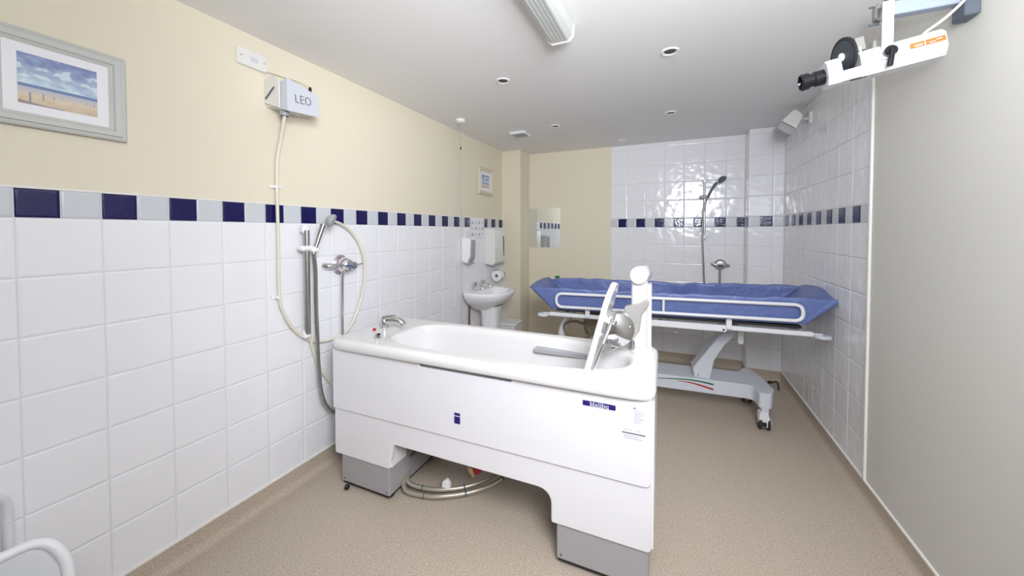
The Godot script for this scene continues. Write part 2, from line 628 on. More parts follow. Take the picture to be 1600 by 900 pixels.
func build_bath() -> void:
	var b := thing("assisted_bath", "white height-adjustable assisted bath with grey pedestal feet and lift seat", "bath", V(1.05, 0, -1.335), 0.02, true)
	# rim and well
	var st := nst()
	var rings := []
	var cz := 0.0225
	var spec := [[0.83, 0.270, 0.800], [0.855, 0.292, 0.800], [0.860, 0.296, 0.806], [0.860, 0.296, 0.828], [0.856, 0.292, 0.842], [0.846, 0.283, 0.850], [0.830, 0.270, 0.853]]
	for s in spec:
		rings.append(oval_ring(s[0], s[0], s[1], 0.0, cz, s[2], 16.0, 16.0))
	var well := [[0.0, 0.853], [0.008, 0.850], [0.016, 0.840], [0.022, 0.815], [0.035, 0.70], [0.055, 0.58], [0.085, 0.52], [0.13, 0.49], [0.19, 0.482]]
	for w in well:
		rings.append(oval_ring(0.56 - w[0], 0.755 - w[0], maxf(0.232 - w[0], 0.03), 0.0, 0.018, w[1], 4.2, 2.7))
	loft(st, rings, false, [1, 2, 2, 2, 2, 2, 3, 4, 4, 4, 4, 4, 4, 4, 4])
	cap(st, rings[rings.size() - 1], V(0, 1, 0))
	fin(st, "bath_shell", M.acrylic, b)
	# upper apron with a finger recess under the rim
	st = nst()
	prism(st, rounded([V2(-0.848, 0.452), V2(0.845, 0.452), V2(0.845, 0.802), V2(0.262, 0.802), V2(0.252, 0.775), V2(-0.245, 0.775), V2(-0.262, 0.802), V2(-0.848, 0.802)], [0.012, 0.03, 0.0, 0.0, 0.008, 0.008, 0.0, 0.0]), 0.262, 0.292, 0.004)
	fin(st, "upper_apron", M.panel, b)
	# lower apron cut away between the feet
	st = nst()
	prism(st, rounded([V2(-0.846, 0.188), V2(-0.455, 0.188), V2(-0.425, 0.328), V2(0.44, 0.328), V2(0.44, 0.188), V2(0.846, 0.188), V2(0.846, 0.47), V2(-0.846, 0.47)], [0.012, 0.012, 0.02, 0.075, 0.008, 0.02, 0.0, 0.0], 8), 0.252, 0.282, 0.004)
	fin(st, "lower_apron", M.panel, b)
	boxo("finger_recess", M.panel, b, -0.27, 0.27, 0.755, 0.803, 0.250, 0.268, 0.002)
	# cheeks and end panels
	st = nst()
	bx(st, -0.462, -0.446, 0.190, 0.335, 0.150, 0.272, 0.003)
	fin(st, "apron_return", M.panel, b)
	st = nst()
	bx(st, 0.436, 0.450, 0.190, 0.335, 0.150, 0.272, 0.003)
	fin(st, "apron_return", M.panel, b)
	for s in [-1, 1]:
		st = nst()
		var pz := [V2(-0.255, 0.19), V2(0.258, 0.19), V2(0.258, 0.80), V2(-0.255, 0.80)]
		var xf := Transform3D(Basis(V(0, 0, 1), V(0, 1, 0), V(-1, 0, 0)), V(0.842 * s, 0, 0))
		prism(st, pz, -0.012, 0.012, 0.003, xf)
		fin(st, "end_panel", M.panel, b)
	st = nst()
	bx(st, -0.84, 0.84, 0.40, 0.80, -0.262, -0.245, 0.003)
	fin(st, "back_panel", M.panel, b)
	st = nst()
	bx(st, -0.42, 0.42, 0.335, 0.36, -0.24, 0.25, 0.004)
	fin(st, "under_tray", M.grey_metal, b)
	# grey feet on black runners
	for f in [[-0.806, -0.462], [0.462, 0.836]]:
		var leg := boxo("foot", M.grey_metal, b, f[0], f[1], 0.03, 0.36 if f[0] < 0 else 0.3, -0.235, 0.272, 0.004)
		boxo("runner", M.dark, leg, f[0] + 0.006, f[1] - 0.006, 0.018, 0.032, -0.23, 0.266, 0.002)
		for px in [f[0] + 0.035, f[1] - 0.035]:
			latheo("foot_pad", M.rubber, leg, [V2(0.0, 0.0), V2(0.02, 0.0), V2(0.021, 0.010), V2(0.009, 0.014), V2(0.009, 0.024), V2(0.0, 0.024)], Transform3D(Basis.IDENTITY, V(px, 0, 0.225)), 14)
			latheo("foot_pad", M.rubber, leg, [V2(0.0, 0.0), V2(0.02, 0.0), V2(0.021, 0.010), V2(0.009, 0.014), V2(0.009, 0.024), V2(0.0, 0.024)], Transform3D(Basis.IDENTITY, V(px, 0, -0.19)), 14)
		for px in [f[0] + 0.02, f[1] - 0.02]:
			latheo("screw", M.arm_dark, leg, [V2(0.0, 0.0015), V2(0.0045, 0.0015), V2(0.005, 0.0)], along(V(px, 0.05, 0.2722), V(0, 0, 1)) * Transform3D(Basis.from_scale(V(1, 1, 1)), Vector3.ZERO), 10)
	boxo("guide_rail", M.steel, b, -0.461, -0.450, 0.145, 0.160, -0.22, 0.11, 0.002)
	# castor peeping out under the foot
	var cst := nst()
	lathe(cst, [V2(0.0, -0.009), V2(0.012, -0.009), V2(0.0145, -0.006), V2(0.0145, 0.006), V2(0.012, 0.009), V2(0.0, 0.009)], along(V(-0.752, 0.0148, 0.288), V(1, 0, 0)), 16)
	fin(cst, "castor", M.dark, b)
	# pipes underneath
	var hoses := [
		[V(-0.462, 0.075, 0.11), V(-0.43, 0.055, 0.16), V(-0.36, 0.045, 0.165), V(-0.23, 0.045, 0.135), V(-0.09, 0.05, 0.045), V(0.02, 0.08, -0.08), V(0.1, 0.2, -0.16), V(0.12, 0.33, -0.18)],
		[V(-0.462, 0.06, 0.15), V(-0.42, 0.034, 0.197), V(-0.33, 0.026, 0.19), V(-0.22, 0.026, 0.158), V(-0.07, 0.03, 0.06), V(0.05, 0.06, -0.06), V(0.14, 0.2, -0.15), V(0.17, 0.33, -0.17)]]
	for h in hoses:
		var ho := tubeo("hose", M.braid, b, spline(h, 8), 0.0125, 10)
		for q in [0.33, 0.55, 0.72]:
			var sp := spline(h, 8)
			var i := int(q * (sp.size() - 1))
			tubeo("hose_ferrule", M.arm_dark, ho, [sp[i], sp[i].lerp(sp[i + 1], 0.4)], 0.0145, 10)
	var vxf := Transform3D(Basis.from_euler(V(0.25, 0, 0.2)), V(-0.078, 0.245, 0.11))
	var vs := nst()
	lathe(vs, [V2(0.0, -0.12), V2(0.012, -0.115), V2(0.013, -0.09), V2(0.02, -0.085), V2(0.02, -0.05), V2(0.014, -0.045), V2(0.014, -0.01), V2(0.022, -0.005), V2(0.022, 0.03), V2(0.015, 0.035), V2(0.015, 0.14), V2(0.0, 0.14)], vxf, 12)
	var vo := fin(vs, "drain_valve", M.brass, b)
	tubeo("valve_branch", M.brass, vo, [V(-0.085, 0.215, 0.10), V(-0.125, 0.225, 0.11)], [0.013, 0.016], 10)
	latheo("red_tap_wheel", M.red, vo, [V2(0.0, -0.008), V2(0.02, -0.008), V2(0.024, 0.0), V2(0.02, 0.008), V2(0.0, 0.008)], along(V(-0.018, 0.195, 0.11), V(0.3, 0.2, 1)), 14)
	var ind := nst()
	prism(ind, rounded([V2(-0.024, 0.0), V2(0.024, 0.0), V2(0.022, 0.03), V2(0.0, 0.052), V2(-0.022, 0.03)], [0.002, 0.002, 0.018, 0.02, 0.018]), -0.012, 0.012, 0.002, Transform3D(Basis.IDENTITY, V(-0.205, 0.052, 0.115)))
	fin(ind, "pipe_clip", M.plastic, b)

	# tap and controls on the end deck
	var tapn := nst()
	lathe(tapn, [V2(0.0, 0.0), V2(0.028, 0.0), V2(0.029, 0.006), V2(0.026, 0.010), V2(0.026, 0.05), V2(0.020, 0.060), V2(0.0, 0.062)], Transform3D(Basis.IDENTITY, V(-0.72, 0.853, 0.02)), 20)
	tube(tapn, spline([V(-0.735, 0.893, 0.022), V(-0.70, 0.900, 0.010), V(-0.655, 0.899, -0.010), V(-0.628, 0.889, -0.022), V(-0.615, 0.868, -0.028)], 6), 0.024, 14)
	var tap := fin(tapn, "bath_tap", M.chrome, b)
	tubeo("tap_lever", M.chrome, tap, [V(-0.72, 0.912, 0.02), V(-0.70, 0.922, 0.014), V(-0.655, 0.930, -0.004)], [0.022, 0.018, 0.010], 12)
	latheo("red_button", M.red, b, [V2(0.010, 0.0), V2(0.010, 0.010), V2(0.007, 0.014), V2(0.0, 0.014)], Transform3D(Basis.IDENTITY, V(-0.735, 0.853, 0.085)), 14)
	var kn := latheo("control_knob", M.chrome, b, [V2(0.022, 0.0), V2(0.022, 0.008), V2(0.015, 0.014), V2(0.014, 0.028), V2(0.0, 0.030)], Transform3D(Basis.IDENTITY, V(-0.60, 0.853, 0.205)), 18)
	tubeo("knob_grip", M.dark, kn, [V(-0.602, 0.874, 0.205), V(-0.575, 0.880, 0.212)], [0.008, 0.006], 8)

	# armrest on the far inside of the well
	st = nst()
	prism(st, rrect(0.205, 0.58, 0.768, 0.796, 0.012), -0.205, -0.150, 0.004)
	fin(st, "inner_armrest", M.grey_plastic, b)

	# backrest board, leaning, seen almost edge-on
	var lean := 0.257
	var bxf := Transform3D(Basis(V(0, 0, -1), V(sin(lean), cos(lean), 0), V(cos(lean), -sin(lean), 0)), V(0.545, 0.79, 0.0))
	st = nst()
	prism(st, rounded([V2(-0.235, 0.0), V2(0.06, 0.0), V2(0.06, 0.43), V2(-0.10, 0.455), V2(-0.215, 0.40)], [0.05, 0.05, 0.03, 0.06, 0.10], 8), 0.006, 0.030, 0.006, bxf)
	var back := fin(st, "backrest", M.acrylic, b)
	tubeo("backrest_tube", M.chrome, back, spline([bxf * V(-0.213, 0.03, 0.040), bxf * V(-0.20, 0.15, 0.046), bxf * V(-0.15, 0.26, 0.055), bxf * V(-0.08, 0.32, 0.055)], 6), 0.0075, 10)
	# chrome tilting mechanism
	var dome := along(V(0.690, 0.985, 0.0), V(0.55, 0.05, 0.85))
	st = nst()
	lathe(st, [V2(0.0, -0.03), V2(0.085, -0.03), V2(0.087, -0.02), V2(0.078, 0.0), V2(0.05, 0.016), V2(0.0, 0.024)], dome, 32)
	var mech := fin(st, "tilt_housing", M.chrome, b)
	for q in [V2(0.045, 0.6), V2(0.05, 2.6), V2(0.05, 4.5)]:
		latheo("rivet", M.steel, mech, [V2(0.008, 0.012), V2(0.008, 0.020), V2(0.004, 0.023), V2(0.0, 0.023)], dome * Transform3D(Basis.IDENTITY, V(q.x * cos(q.y), 0, q.x * sin(q.y))), 10)
	st = nst()
	prism(st, rounded([V2(0.700, 1.075), V2(0.772, 1.100), V2(0.808, 1.125), V2(0.818, 1.095), V2(0.785, 1.045), V2(0.775, 0.965), V2(0.735, 0.905), V2(0.715, 0.99)], 0.012), -0.15, -0.095, 0.006)
	fin(st, "chrome_bracket", M.alloy, b)
	tubeo("chrome_loop", M.chrome, b, spline([V(0.575, 0.905, 0.11), V(0.595, 0.875, 0.05), V(0.635, 0.872, -0.02), V(0.675, 0.895, -0.06), V(0.69, 0.93, -0.07)], 6), 0.010, 10)
	latheo("loop_cap", M.red, b, [V2(0.008, -0.006), V2(0.008, 0.006), V2(0.0, 0.006)], along(V(0.662, 0.893, -0.035), V(0.6, 0.2, 0.8)), 10)
	# lifting post with the round end of the swing arm
	st = nst()
	lathe(st, [V2(0.062, 0.845), V2(0.062, 0.862), V2(0.052, 0.872), V2(0.045, 0.873)], Transform3D(Basis.IDENTITY, V(0.772, 0, -0.185)), 24)
	fin(st, "post_collar", M.acrylic, b)
	st = nst()
	prism(st, rrect(-0.042, 0.036, -0.045, 0.045, 0.03), 0.0, 0.345, 0.004, Transform3D(Basis(V(1, 0, 0), V(0, 0, -1), V(0, 1, 0)), V(0.772, 0.872, -0.17)))
	var post := fin(st, "lift_post", M.acrylic, b)
	boxo("post_cover", M.acrylic, post, 0.798, 0.826, 0.853, 1.185, -0.25, -0.17, 0.005)
	latheo("swing_arm", M.acrylic, post, [V2(0.0, -0.08), V2(0.040, -0.08), V2(0.044, -0.074), V2(0.044, 0.066), V2(0.040, 0.074), V2(0.034, 0.077), V2(0.0, 0.079)], along(V(0.774, 1.236, -0.17), V(-0.10, 0.0, 1.0)), 32)
	tubeo("post_hinge", M.steel, post, [V(0.738, 0.868, -0.125), V(0.738, 0.905, -0.125)], 0.014, 12)

	# badges and stickers on the apron
	st = nst()
	prism(st, rrect(0.578, 0.710, 0.736, 0.757, 0.004), 0.2915, 0.2935, 0.0)
	var bd := fin(st, "name_badge", M.badge, b)
	words("lettering", "Malibu", 0.0165, M.plastic, bd, Transform3D(Basis.IDENTITY, V(0.645, 0.7455, 0.2937)), true, 0.2)
	st = nst()
	bx(st, -0.042, -0.010, 0.530, 0.582, 0.2915, 0.2932, 0.0)
	var bd2 := fin(st, "square_badge", M.badge, b)
	boxo("badge_stripe", M.light_grey, bd2, -0.041, -0.011, 0.5655, 0.5695, 0.293, 0.2936, 0.0)
	st = nst()
	bx(st, 0.735, 0.822, 0.628, 0.684, 0.2915, 0.2926, 0.0)
	var sk := fin(st, "rating_sticker", M.sticker, b)
	boxo("sticker_bar", M.ink, sk, 0.735, 0.822, 0.655, 0.6605, 0.2926, 0.2930, 0.0)
	for r in [[0.742, 0.760, 0.669], [0.764, 0.772, 0.669], [0.79, 0.805, 0.669], [0.742, 0.80, 0.645], [0.742, 0.81, 0.637]]:
		boxo("print_line", M.pale_ink, sk, r[0], r[1], r[2], r[2] + 0.003, 0.2926, 0.2929, 0.0)
	st = nst()
	bx(st, 0.775, 0.822, 0.694, 0.765, 0.2915, 0.2924, 0.0)
	var sk2 := fin(st, "notice_sticker", M.panel, b)
	boxo("print_mark", M.ink, sk2, 0.778, 0.786, 0.757, 0.763, 0.2924, 0.2928, 0.0)
	for r in 9:
		boxo("print_line", M.pale_ink, sk2, 0.780, 0.780 + 0.018 + 0.022 * absf(sin(r * 2.3)), 0.750 - r * 0.006, 0.7525 - r * 0.006, 0.2924, 0.2928, 0.0)

# ------------------------------------------------------------------ the shower trolley
func build_trolley() -> void:
	var t := thing("shower_trolley", "shower trolley with a blue vinyl tray and white side rails", "trolley", V(1.95, 0, -2.78), 0.07, true)
	var tilt := func(x: float) -> float: return 0.012 * x
	# tray: soft vinyl, flared ends
	var nz := FastNoiseLite.new()
	nz.seed = 12
	nz.frequency = 3.2
	nz.fractal_octaves = 2
	var count := 200
	var ringf := func(grow: float, y: float, level: float) -> Array:
		var x0 := -0.90 - 0.195 * level
		var x1 := 0.80 + 0.185 * level
		var z0 := -0.325 - 0.005 * level
		var z1 := 0.318 + 0.012 * level
		var pts := []
		var corner := [V2(x0 + grow, z1 - grow), V2(x1 - grow, z1 - grow), V2(x1 - grow, z0 + grow), V2(x0 + grow, z0 + grow)]
		var per := [70, 30, 70, 30]
		for s in 4:
			var a: Vector2 = corner[s]
			var b2: Vector2 = corner[(s + 1) % 4]
			for k in per[s]:
				var u = float(k) / per[s]
				var p := a.lerp(b2, u)
				var yy = y + tilt.call(p.x)
				var w := nz.get_noise_3d(p.x * 2.0, y * 3.0, p.y * 2.0)
				var o := Vector2.ZERO
				if level > 0.01:
					# sides of the vinyl sag between the corners
					var edge := sin(u * PI)
					if s == 0 or s == 2:
						o.y += w * 0.012 * level * edge
						yy += (w * 0.012 - 0.008 * edge) * level
						if s == 2:
							# pinched fold half way along the far side
							var d := (p.x - 0.10) / 0.10
							yy -= 0.014 * exp(-d * d) * level
							o.y += 0.03 * exp(-d * d) * level
							var d2 := (p.x - 0.35) / 0.08
							o.y += 0.018 * exp(-d2 * d2) * level
						# gussets at the ends stand a little lower
						var gx := clampf((absf(p.x + 0.05) - 0.85) / 0.16, 0.0, 1.0)
						o.y += (0.02 if s == 2 else -0.02) * gx * level
						yy -= 0.01 * gx * level
					else:
						o.x += w * 0.015 * level
						yy += 0.028 * edge * level * (1.0 if s == 1 else 0.6)
				pts.append(V(p.x + o.x, yy, p.y + o.y))
		return pts
	var st := nst()
	var rings := []
	for lv in 9:
		var l := lv / 8.0
		rings.append(ringf.call(0.0, 0.832 + 0.175 * l, l))
	rings.append(ringf.call(0.006, 1.012, 1.0))
	for lv in 9:
		var l := 1.0 - lv / 8.0
		rings.append(ringf.call(0.012, 0.845 + 0.158 * l, l))
	loft(st, rings, false)
	cap(st, rings[0], V(0, -1, 0))
	cap(st, rings[rings.size() - 1], V(0, 1, 0))
	fin(st, "vinyl_tray", M.blue_vinyl, t)
	boxo("tray_board", M.dark, t, -0.88, 0.78, 0.808, 0.828, -0.30, 0.30, 0.004)
	latheo("tray_plug", M.green, t, [V2(0.0, 0.0), V2(0.022, 0.0), V2(0.024, 0.012), V2(0.018, 0.022), V2(0.0, 0.024)], Transform3D(Basis.IDENTITY, V(-0.99, 1.002, -0.24)), 14)
	# side rails
	for sz in [1, -1]:
		var zr = 0.352 * sz
		var loop := []
		var rr := 0.052
		for q in rounded([V2(-0.862, 0.850), V2(0.768, 0.870), V2(0.768, 0.975), V2(-0.862, 0.956)], 0.0515, 10):
			loop.append(V(q.x, q.y, zr))
		var rail := tubeo("side_rail", M.white_paint, t, loop, 0.0115, 12, true)
		tubeo("rail_bar", M.white_paint, rail, [V(-0.068, 0.861, zr), V(-0.068, 0.966, zr)], 0.009, 10)
		for hx in [-0.62, 0.357]:
			boxo("rail_bracket", M.white_paint, rail, hx - 0.018, hx + 0.018, 0.770, 0.872, zr - 0.045 * sz - 0.012, zr - 0.045 * sz + 0.012, 0.004)
	# frame
	for sz in [1, -1]:
		var z0 = 0.292 * sz
		var fr := boxo("frame_rail", M.white_paint, t, -0.935, 0.845, 0.760, 0.792, z0 - 0.016, z0 + 0.016, 0.006)
		boxo("rail_stiffener", M.white_paint, fr, -0.30, 0.345, 0.745, 0.7925, z0 - 0.018, z0 + 0.018, 0.006)
		latheo("rail_bolt", M.dark, fr, [V2(0.007, 0.0), V2(0.007, 0.003), V2(0.0, 0.004)], along(V(0.325, 0.762, z0 + 0.018 * sz), V(0, 0, sz)), 10)
		for ex in [-0.985, 0.895]:
			latheo("bumper", M.light_grey, t, [V2(0.0, 0.752), V2(0.040, 0.752), V2(0.048, 0.757), V2(0.049, 0.768), V2(0.043, 0.776), V2(0.0, 0.777)], Transform3D(Basis.IDENTITY, V(ex, 0, z0)), 24)
			boxo("bumper_bracket", M.white_paint, t, minf(ex, ex * 0.92), maxf(ex, ex * 0.92), 0.776, 0.784, z0 - 0.013, z0 + 0.013, 0.002)
	for cx in [-0.80, 0.40, 0.78]:
		boxo("cross_bar", M.white_paint, t, cx - 0.02, cx + 0.02, 0.762, 0.790, -0.28, 0.28, 0.004)
	# little black stops and a catch under the frame
	for dx in [-0.077, -0.021]:
		latheo("stop", M.dark, t, [V2(0.0, -0.008), V2(0.011, -0.008), V2(0.012, 0.0), V2(0.011, 0.05), V2(0.0, 0.05)], Transform3D(Basis.IDENTITY, V(dx, 0.705, 0.1)), 12)
	latheo("catch_ball", M.plastic, t, [V2(0.0, -0.012), V2(0.008, -0.010), V2(0.012, 0.0), V2(0.008, 0.010), V2(0.003, 0.012), V2(0.003, 0.10), V2(0.0, 0.10)], Transform3D(Basis.IDENTITY, V(0.035, 0.668, 0.1)), 14)
	# lifting arms
	st = nst()
	prism(st, rounded([V2(0.388, 0.665), V2(0.448, 0.70), V2(0.500, 0.672), V2(0.395, 0.545), V2(0.328, 0.42), V2(0.298, 0.25), V2(0.190, 0.25), V2(0.176, 0.345)], [0.02, 0.02, 0.02, 0.06, 0.05, 0.0, 0.0, 0.012]), -0.19, -0.05, 0.006)
	var arm := fin(st, "lift_arm", M.light_grey, t)
	latheo("pivot_bolt", M.grey_metal, arm, [V2(0.008, 0.0), V2(0.008, 0.003), V2(0.0, 0.004)], along(V(0.215, 0.295, -0.05), V(0, 0, 1)), 10)
	boxo("arm_slider", M.light_grey, arm, 0.375, 0.47, 0.660, 0.762, -0.17, -0.07, 0.006)
	st = nst()
	prism(st, rounded([V2(0.480, 0.585), V2(0.520, 0.585), V2(0.520, 0.765), V2(0.480, 0.765)], [0.018, 0.018, 0.0, 0.0]), -0.045, -0.005, 0.004)
	fin(st, "pivot_lug", M.white_paint, t)
	tubeo("lift_arm", M.white_paint, t, spline([V(-0.79, 0.765, -0.05), V(-0.83, 0.69, -0.05), V(-0.885, 0.60, -0.05), V(-0.905, 0.50, -0.05), V(-0.86, 0.36, -0.07), V(-0.72, 0.24, -0.09)], 6), 0.030, 12)
	# drain hose hanging in a loop under the foot end
	var loop2 := []
	for k in 28:
		var a := TAU * k / 28.0
		loop2.append(V(-0.755 + 0.125 * cos(a), 0.585 + 0.075 * sin(a), 0.02 + 0.05 * cos(a)))
	tubeo("drain_hose", M.drain, t, loop2, 0.013, 10, true)
	st = nst()
	lathe(st, [V2(0.0, 0.56), V2(0.085, 0.56), V2(0.10, 0.60), V2(0.105, 0.72), V2(0.09, 0.76), V2(0.0, 0.76)], Transform3D(Basis.IDENTITY, V(-0.60, 0, -0.02)), 24)
	fin(st, "drain_sump", M.drain, t)
	# base beam with rounded ends reaching out to the castors
	st = nst()
	prism(st, rounded([V2(-0.62, -0.005), V2(0.585, -0.005), V2(0.592, 0.130), V2(0.668, 0.130), V2(0.712, 0.02), V2(0.700, -0.17), V2(0.660, -0.40), V2(0.600, -0.40), V2(0.55, -0.29), V2(-0.55, -0.29), V2(-0.60, -0.40), V2(-0.66, -0.40), V2(-0.71, -0.17), V2(-0.71, 0.02), V2(-0.67, 0.13), V2(-0.61, 0.13)], [0.02, 0.05, 0.02, 0.03, 0.08, 0.1, 0.03, 0.03, 0.05, 0.05, 0.03, 0.03, 0.1, 0.08, 0.03, 0.02]), 0.142, 0.252, 0.005, Transform3D(Basis(V(1, 0, 0), V(0, 0, 1), V(0, -1, 0)), V(0, 0.42, 0)))
	var base := fin(st, "base_beam", M.light_grey, t)
	# red and green flashes on the front of the beam
	var runs := [[M.green, 0.0065, [V(-0.35, 0.218, 0), V(-0.094, 0.241, 0), V(0.017, 0.252, 0), V(0.13, 0.260, 0), V(0.227, 0.257, 0), V(0.318, 0.246, 0)]], [M.red, 0.0075, [V(0.06, 0.240, 0), V(0.13, 0.240, 0), V(0.205, 0.231, 0), V(0.318, 0.207, 0)]]]
	for s in runs:
		var top := []
		var low := []
		var line := spline(s[2], 5)
		for k in line.size():
			var w: float = s[1] * (0.2 + 0.8 * k / (line.size() - 1.0))
			top.append(V2(line[k].x, line[k].y + w))
			low.append(V2(line[k].x, line[k].y - w))
		low.reverse()
		st = nst()
		prism(st, top + low, -0.006, -0.0035, 0.0)
		fin(st, "painted_flash", s[0], base)
	# castors
	for c in [[0.632, 0.100], [0.630, -0.365], [-0.632, 0.100], [-0.630, -0.365]]:
		st = nst()
		prism(st, rrect(-0.024, 0.024, -0.028, 0.028, 0.012), 0.0, 0.13, 0.003, Transform3D(Basis(V(1, 0, 0), V(0, 0, -1), V(0, 1, 0)), V(c[0], 0.125, c[1])))
		var ca := fin(st, "castor_leg", M.light_grey, t)
		st = nst()
		prism(st, rounded([V2(-0.030, 0.03), V2(0.030, 0.03), V2(0.034, 0.10), V2(0.022, 0.138), V2(-0.028, 0.138), V2(-0.034, 0.10)], 0.012), -0.030, 0.034, 0.004, Transform3D(Basis.IDENTITY, V(c[0] - 0.006, 0, c[1])))
		fin(st, "castor_hood", M.white_paint, ca)
		for dx in [-0.026, 0.026]:
			latheo("wheel", M.rubber, ca, [V2(0.0, -0.010), V2(0.045, -0.011), V2(0.055, -0.008), V2(0.056, 0.0), V2(0.055, 0.008), V2(0.045, 0.011), V2(0.0, 0.010)], along(V(c[0] + dx, 0.056, c[1] - 0.014), V(1, 0, 0.05)), 28)
		latheo("wheel_cover", M.plastic, ca, [V2(0.042, 0.0), V2(0.041, 0.006), V2(0.015, 0.012), V2(0.0, 0.012)], along(V(c[0] + 0.034, 0.056, c[1] - 0.014), V(1, 0, 0.05)), 24)
		boxo("brake_tab", M.dark, ca, c[0] - 0.022, c[0] + 0.006, 0.038, 0.070, c[1] + 0.030, c[1] + 0.044, 0.004)

# ------------------------------------------------------------------ basin corner
func build_basin() -> void:
	var z := -2.96
	var b := thing("pedestal_basin", "white ceramic pedestal basin on the tiled wall below the dispensers", "basin", V(0.0, 0, z), 0.0, true)
	# bowl: plan is a D shape growing from the wall
	var plan := func(w: float, d: float, y: float, back: float) -> Array:
		var out := []
		var n := 72
		for k in n:
			var a := -TAU * k / n
			var s := sin(a)
			var c := cos(a)
			var e := 2.3 if c > 0 else 5.0
			var dx := (d - 0.20) if c > 0 else (0.20 - back)
			out.append(V(0.20 + dx * signf(c) * pow(absf(c), 2.0 / e), y, w * signf(s) * pow(absf(s), 2.0 / e)))
		return out
	var st := nst()
	var rings := []
	for q in [[0.10, 0.24, 0.640, 0.03], [0.15, 0.30, 0.675, 0.02], [0.21, 0.37, 0.715, 0.012], [0.262, 0.432, 0.765, 0.004], [0.280, 0.450, 0.800, 0.003], [0.283, 0.455, 0.822, 0.003], [0.278, 0.450, 0.834, 0.003], [0.262, 0.435, 0.838, 0.01]]:
		rings.append(plan.call(q[0], q[1], q[2], q[3]))
	for q in [[0.225, 0.412, 0.834, 0.135], [0.215, 0.402, 0.822, 0.142], [0.195, 0.375, 0.78, 0.15], [0.15, 0.33, 0.735, 0.165], [0.05, 0.25, 0.71, 0.185]]:
		rings.append(plan.call(q[0], q[1], q[2], q[3]))
	loft(st, rings, false, [1, 1, 1, 1, 1, 1, 1, 2, 3, 3, 3, 3])
	cap(st, rings[0], V(0, -1, 0))
	cap(st, rings[rings.size() - 1], V(0, 1, 0))
	fin(st, "bowl", M.ceramic, b)
	st = nst()
	var pr := []
	for q in [[0.105, 0.115, 0.0], [0.105, 0.115, 0.03], [0.085, 0.095, 0.08], [0.078, 0.085, 0.40], [0.090, 0.095, 0.60], [0.11, 0.115, 0.68]]:
		var ring := []
		for k in 40:
			var a := -TAU * k / 40.0
			ring.append(V(0.215 + q[1] * signf(cos(a)) * pow(absf(cos(a)), 0.7), q[2], q[0] * signf(sin(a)) * pow(absf(sin(a)), 0.7)))
		pr.append(ring)
	loft(st, pr, false)
	fin(st, "pedestal", M.ceramic, b)
	for dz in [0.085, -0.085]:
		st = nst()
		lathe(st, [V2(0.022, 0.834), V2(0.022, 0.842), V2(0.015, 0.848), V2(0.014, 0.885), V2(0.020, 0.890), V2(0.020, 0.915), V2(0.012, 0.925), V2(0.0, 0.926)], Transform3D(Basis.IDENTITY, V(0.075, 0, dz)), 16)
		tube(st, spline([V(0.075, 0.868, dz), V(0.12, 0.880, dz), V(0.155, 0.874, dz), V(0.165, 0.858, dz)], 5), 0.011, 10)
		var tp := fin(st, "tap", M.chrome, b)
		st = nst()
		for k in 4:
			var a := TAU * k / 4.0 + 0.3
			tube(st, [V(0.075, 0.918, dz), V(0.075 + 0.028 * cos(a), 0.918, dz + 0.028 * sin(a))], [0.007, 0.006], 8)
		fin(st, "tap_head", M.chrome, tp)
	latheo("plug_chain_stay", M.chrome, b, [V2(0.008, 0.834), V2(0.008, 0.842), V2(0.0, 0.844)], Transform3D(Basis.IDENTITY, V(0.095, 0, 0)), 10)
	tubeo("waste_pipe", M.brown_pipe, b, spline([V(0.035, 0.70, 0.13), V(0.03, 0.5, 0.13), V(0.03, 0.25, 0.13), V(0.03, 0.004, 0.13)], 5), 0.011, 10)

	var s := thing("soap_dispenser", "white wall soap dispenser with a grey side above the basin", "dispenser", V(0.0, 1.13, -2.77))
	var xf := Transform3D(Basis(V(1, 0, 0), V(0, 1, 0), V(0, 0, 1)), Vector3.ZERO)
	st = nst()
	prism(st, rounded([V2(0.0, 1.15), V2(0.07, 1.13), V2(0.105, 1.20), V2(0.11, 1.36), V2(0.09, 1.39), V2(0.0, 1.39)], [0.0, 0.01, 0.03, 0.02, 0.02, 0.0]), -2.83, -2.715, 0.006, xf)
	fin(st, "dispenser_body", M.plastic, s)
	st = nst()
	prism(st, rounded([V2(0.098, 1.15), V2(0.114, 1.20), V2(0.118, 1.37), V2(0.10, 1.37)], [0.0, 0.02, 0.01, 0.0]), -2.815, -2.73, 0.002, xf)
	fin(st, "front_cover", M.grey_plastic, s)
	boxo("push_bar", M.grey_plastic, s, 0.06, 0.108, 1.123, 1.139, -2.81, -2.735, 0.003)

	var p := thing("handwash_notice", "white paper notice printed with grey drawings over the basin", "notice", V(0.0, 1.385, -3.06))
	boxo("sheet", M.paper, p, 0.0035, 0.0050, 1.385, 1.605, -3.20, -2.915, 0.0)
	var rp := RandomNumberGenerator.new()
	rp.seed = 8
	for i in 4:
		for j in 3:
			var cy := 1.42 + j * 0.065
			var cz := -2.945 - i * 0.072
			var pts := []
			for k in 14:
				var a := TAU * k / 14.0
				var rr := 0.020 * (0.7 + 0.4 * rp.randf())
				pts.append(V2(cz + rr * cos(a), cy + rr * sin(a)))
			st = nst()
			prism(st, pts, 0.0050, 0.0056, 0.0, Transform3D(Basis(V(0, 0, 1), V(0, 1, 0), V(1, 0, 0)), Vector3.ZERO))
			fin(st, "printed_drawing", M.pale_ink if (i + j) % 2 == 0 else M.light_grey, p)

	var d := thing("towel_dispenser", "large white paper towel dispenser with a dark sight slot", "dispenser", V(0.0, 1.08, -3.36))
	st = nst()
